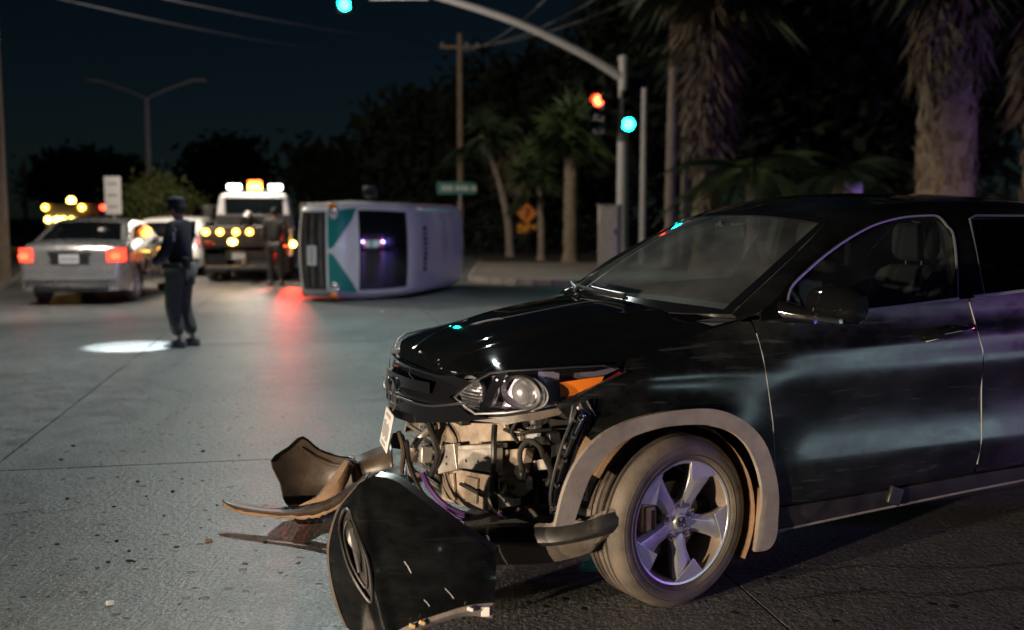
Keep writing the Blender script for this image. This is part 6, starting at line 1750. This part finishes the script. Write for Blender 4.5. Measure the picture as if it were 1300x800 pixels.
# scratches with a bright edge
for a, b in (((528, 714), (536, 728)), ((575, 746), (584, 758)), ((549, 760), (555, 768))):
    A, B_ = bfn(*onpl(*a)), bfn(*onpl(*b)); MB().tube([A + nn * .0015, A.lerp(B_, .5) + nn * .002 + uu * .002, B_ + nn * .0015], .0014, 5).build('scratch', 'plate_white', bp)

# ------------------------------------------------------------------ the other half of the bumper, inside out on the road
db_ = empty('broken_bumper', (0, 0, 0), 0, 'broken bumper end lying inside out with torn brown edges', 'car part')
d0 = ground(400, 662)
du = Vector((1, .05, 0)).normalized(); dv = Vector((-.05, .25, .95)).normalized(); dn = du.cross(dv).normalized()
if dn.y > 0: dn = -dn
def ond(px, py, push=0.0):
    r = ray(px, py); o = Vector((0, 0, CAMH)); pp = d0 - dn * push
    P = o + r * ((pp - o).dot(dn) / r.dot(dn)) - d0
    return P.dot(du), P.dot(dv)
cupo = [ond(*p) for p in ((347, 588), (368, 570), (388, 556), (405, 570), (430, 578), (448, 580), (462, 590), (468, 620), (450, 640), (420, 650), (385, 652), (362, 640), (355, 615))]
cx0 = ond(405, 610)
def dfn(u, v):
    r2 = ((u - cx0[0]) / .26) ** 2 + ((v - cx0[1]) / .22) ** 2
    return d0 + du * u + dv * v - dn * (.16 * max(0, 1 - r2 * .8)) + dn * .02
cso = [(p.x, p.y) for p in crom([(*q, 0) for q in cupo], 3, True)]
sk = panel('shell', cso, dfn, 'bumper_inside', db_, (0, -1, .3), .02, .012)
MB().tube([dfn(*p) + dn * .004 for p in cso[:16]], .006, 6).build('shell_edge', 'black_paint', sk)
# ridge across the inside
MB().tube([dfn(*ond(*p)) + dn * .006 for p in ((384, 568), (400, 580), (420, 588), (440, 590))], [.006, .012, .012, .006], 8).build('stiffener', 'bumper_inside', sk)
# torn liner folds
def fold(px, wpx, m, nm, n=5, th=.006, lift=0.0):
    A = crom([at(a, b, d) for a, b, d in px], n); B2 = crom([at(a, b, d) for a, b, d in wpx], n)
    mb = MB(); mb.loft([[p, p.lerp(q, .5) + Vector((0, -.015, .01)), q] for p, q in zip(A, B2)], False, False)
    o = mb.build(nm, m, db_); o.modifiers.new('solid', 'SOLIDIFY').thickness = th
    return o
fold([(440, 583, 4.95), (424, 604, 4.86), (410, 622, 4.8), (398, 638, 4.78)], [(449, 592, 4.9), (440, 615, 4.8), (425, 632, 4.74), (380, 643, 4.72)], 'brown_liner', 'torn_liner')
fold([(440, 583, 4.95), (446, 600, 4.9), (449, 618, 4.85)], [(452, 586, 4.94), (458, 606, 4.9), (456, 620, 4.86)], 'brown_liner', 'torn_liner')
fold([(284, 634, 4.88), (300, 640, 4.84), (330, 646, 4.78), (370, 648, 4.72), (405, 640, 4.68), (440, 622, 4.66), (470, 600, 4.7)], [(284, 640, 4.88), (300, 648, 4.82), (330, 654, 4.76), (370, 657, 4.70), (405, 654, 4.66), (435, 640, 4.64), (466, 615, 4.66)], 'bumper_inside', 'torn_strip')
eg = crom([at(a, b, d - .01) for a, b, d in ((284, 640, 4.88), (300, 648, 4.82), (330, 654, 4.76), (370, 657, 4.70), (405, 654, 4.66), (435, 640, 4.64), (466, 615, 4.66))], 8)
MB().tube([p + Vector((0, 0, random.uniform(-.003, .004))) for p in eg], [random.uniform(.005, .011) for _ in eg], 6).build('torn_edge', 'brown_liner', db_)
fold([(290, 635, 4.9), (330, 642, 4.84), (372, 643, 4.8), (410, 634, 4.78), (450, 612, 4.8)], [(290, 640, 4.86), (330, 649, 4.78), (372, 650, 4.74), (410, 643, 4.72), (450, 622, 4.74)], 'black_plastic', 'torn_strip', lift=.01)
fold([(448, 582, 4.98), (462, 576, 5.0), (482, 568, 5.0), (498, 566, 4.95)], [(455, 604, 4.9), (468, 606, 4.9), (486, 604, 4.88), (500, 600, 4.85)], 'bumper_inside', 'bent_panel')
fold([(466, 604, 4.86), (482, 600, 4.8), (500, 594, 4.75), (516, 590, 4.72)], [(460, 632, 4.7), (478, 636, 4.65), (500, 640, 4.6), (520, 640, 4.58)], 'black_plastic', 'bent_panel')
fold([(372, 655, 4.72), (400, 655, 4.68), (425, 648, 4.66), (440, 640, 4.64)], [(378, 664, 4.74), (402, 664, 4.70), (428, 660, 4.66), (442, 654, 4.64)], 'gloss_black', 'gloss_trim')
fold([(436, 660, 4.45), (446, 640, 4.42), (462, 616, 4.4), (475, 604, 4.4)], [(440, 664, 4.43), (452, 643, 4.4), (468, 618, 4.38), (478, 606, 4.38)], 'gloss_black', 'gloss_trim')

# ------------------------------------------------------------------ small debris on the road
for k in range(46):
    px = random.uniform(60, 640); py = random.uniform(560, 795)
    if 430 < px < 640 and py > 600: px -= 380
    p = ground(px, py); s = random.uniform(.004, .013)
    mb = MB(); mb.ball((0, 0, 0), (s * random.uniform(.7, 1.8), s, s * .5), 6, 4)
    o = mb.build('pebble', random.choice(('soil', 'dusty_plastic', 'dark_hole', 'tan_plate')), smooth=False)
    o.location = (p.x, p.y, s * .35); o.rotation_euler = (0, 0, random.uniform(0, 3))
    tag(o, 'tiny chip of debris scattered on the concrete road', 'debris', 'debris chips on the road')
for px, py in ((140, 768), (265, 688), (105, 342), (430, 372), (485, 396)):
    p = ground(px, max(py, 345)); o = MB().box((0, 0, .008), (.03, .02, .012), rotm(.2, .1, .5)).build('plastic_shard', 'sign_white' if px != 265 else 'brown_liner', bev=.002)
    o.location = (p.x, p.y, 0); tag(o, 'small pale plastic shard lying on the road', 'debris', 'plastic shards on the road')
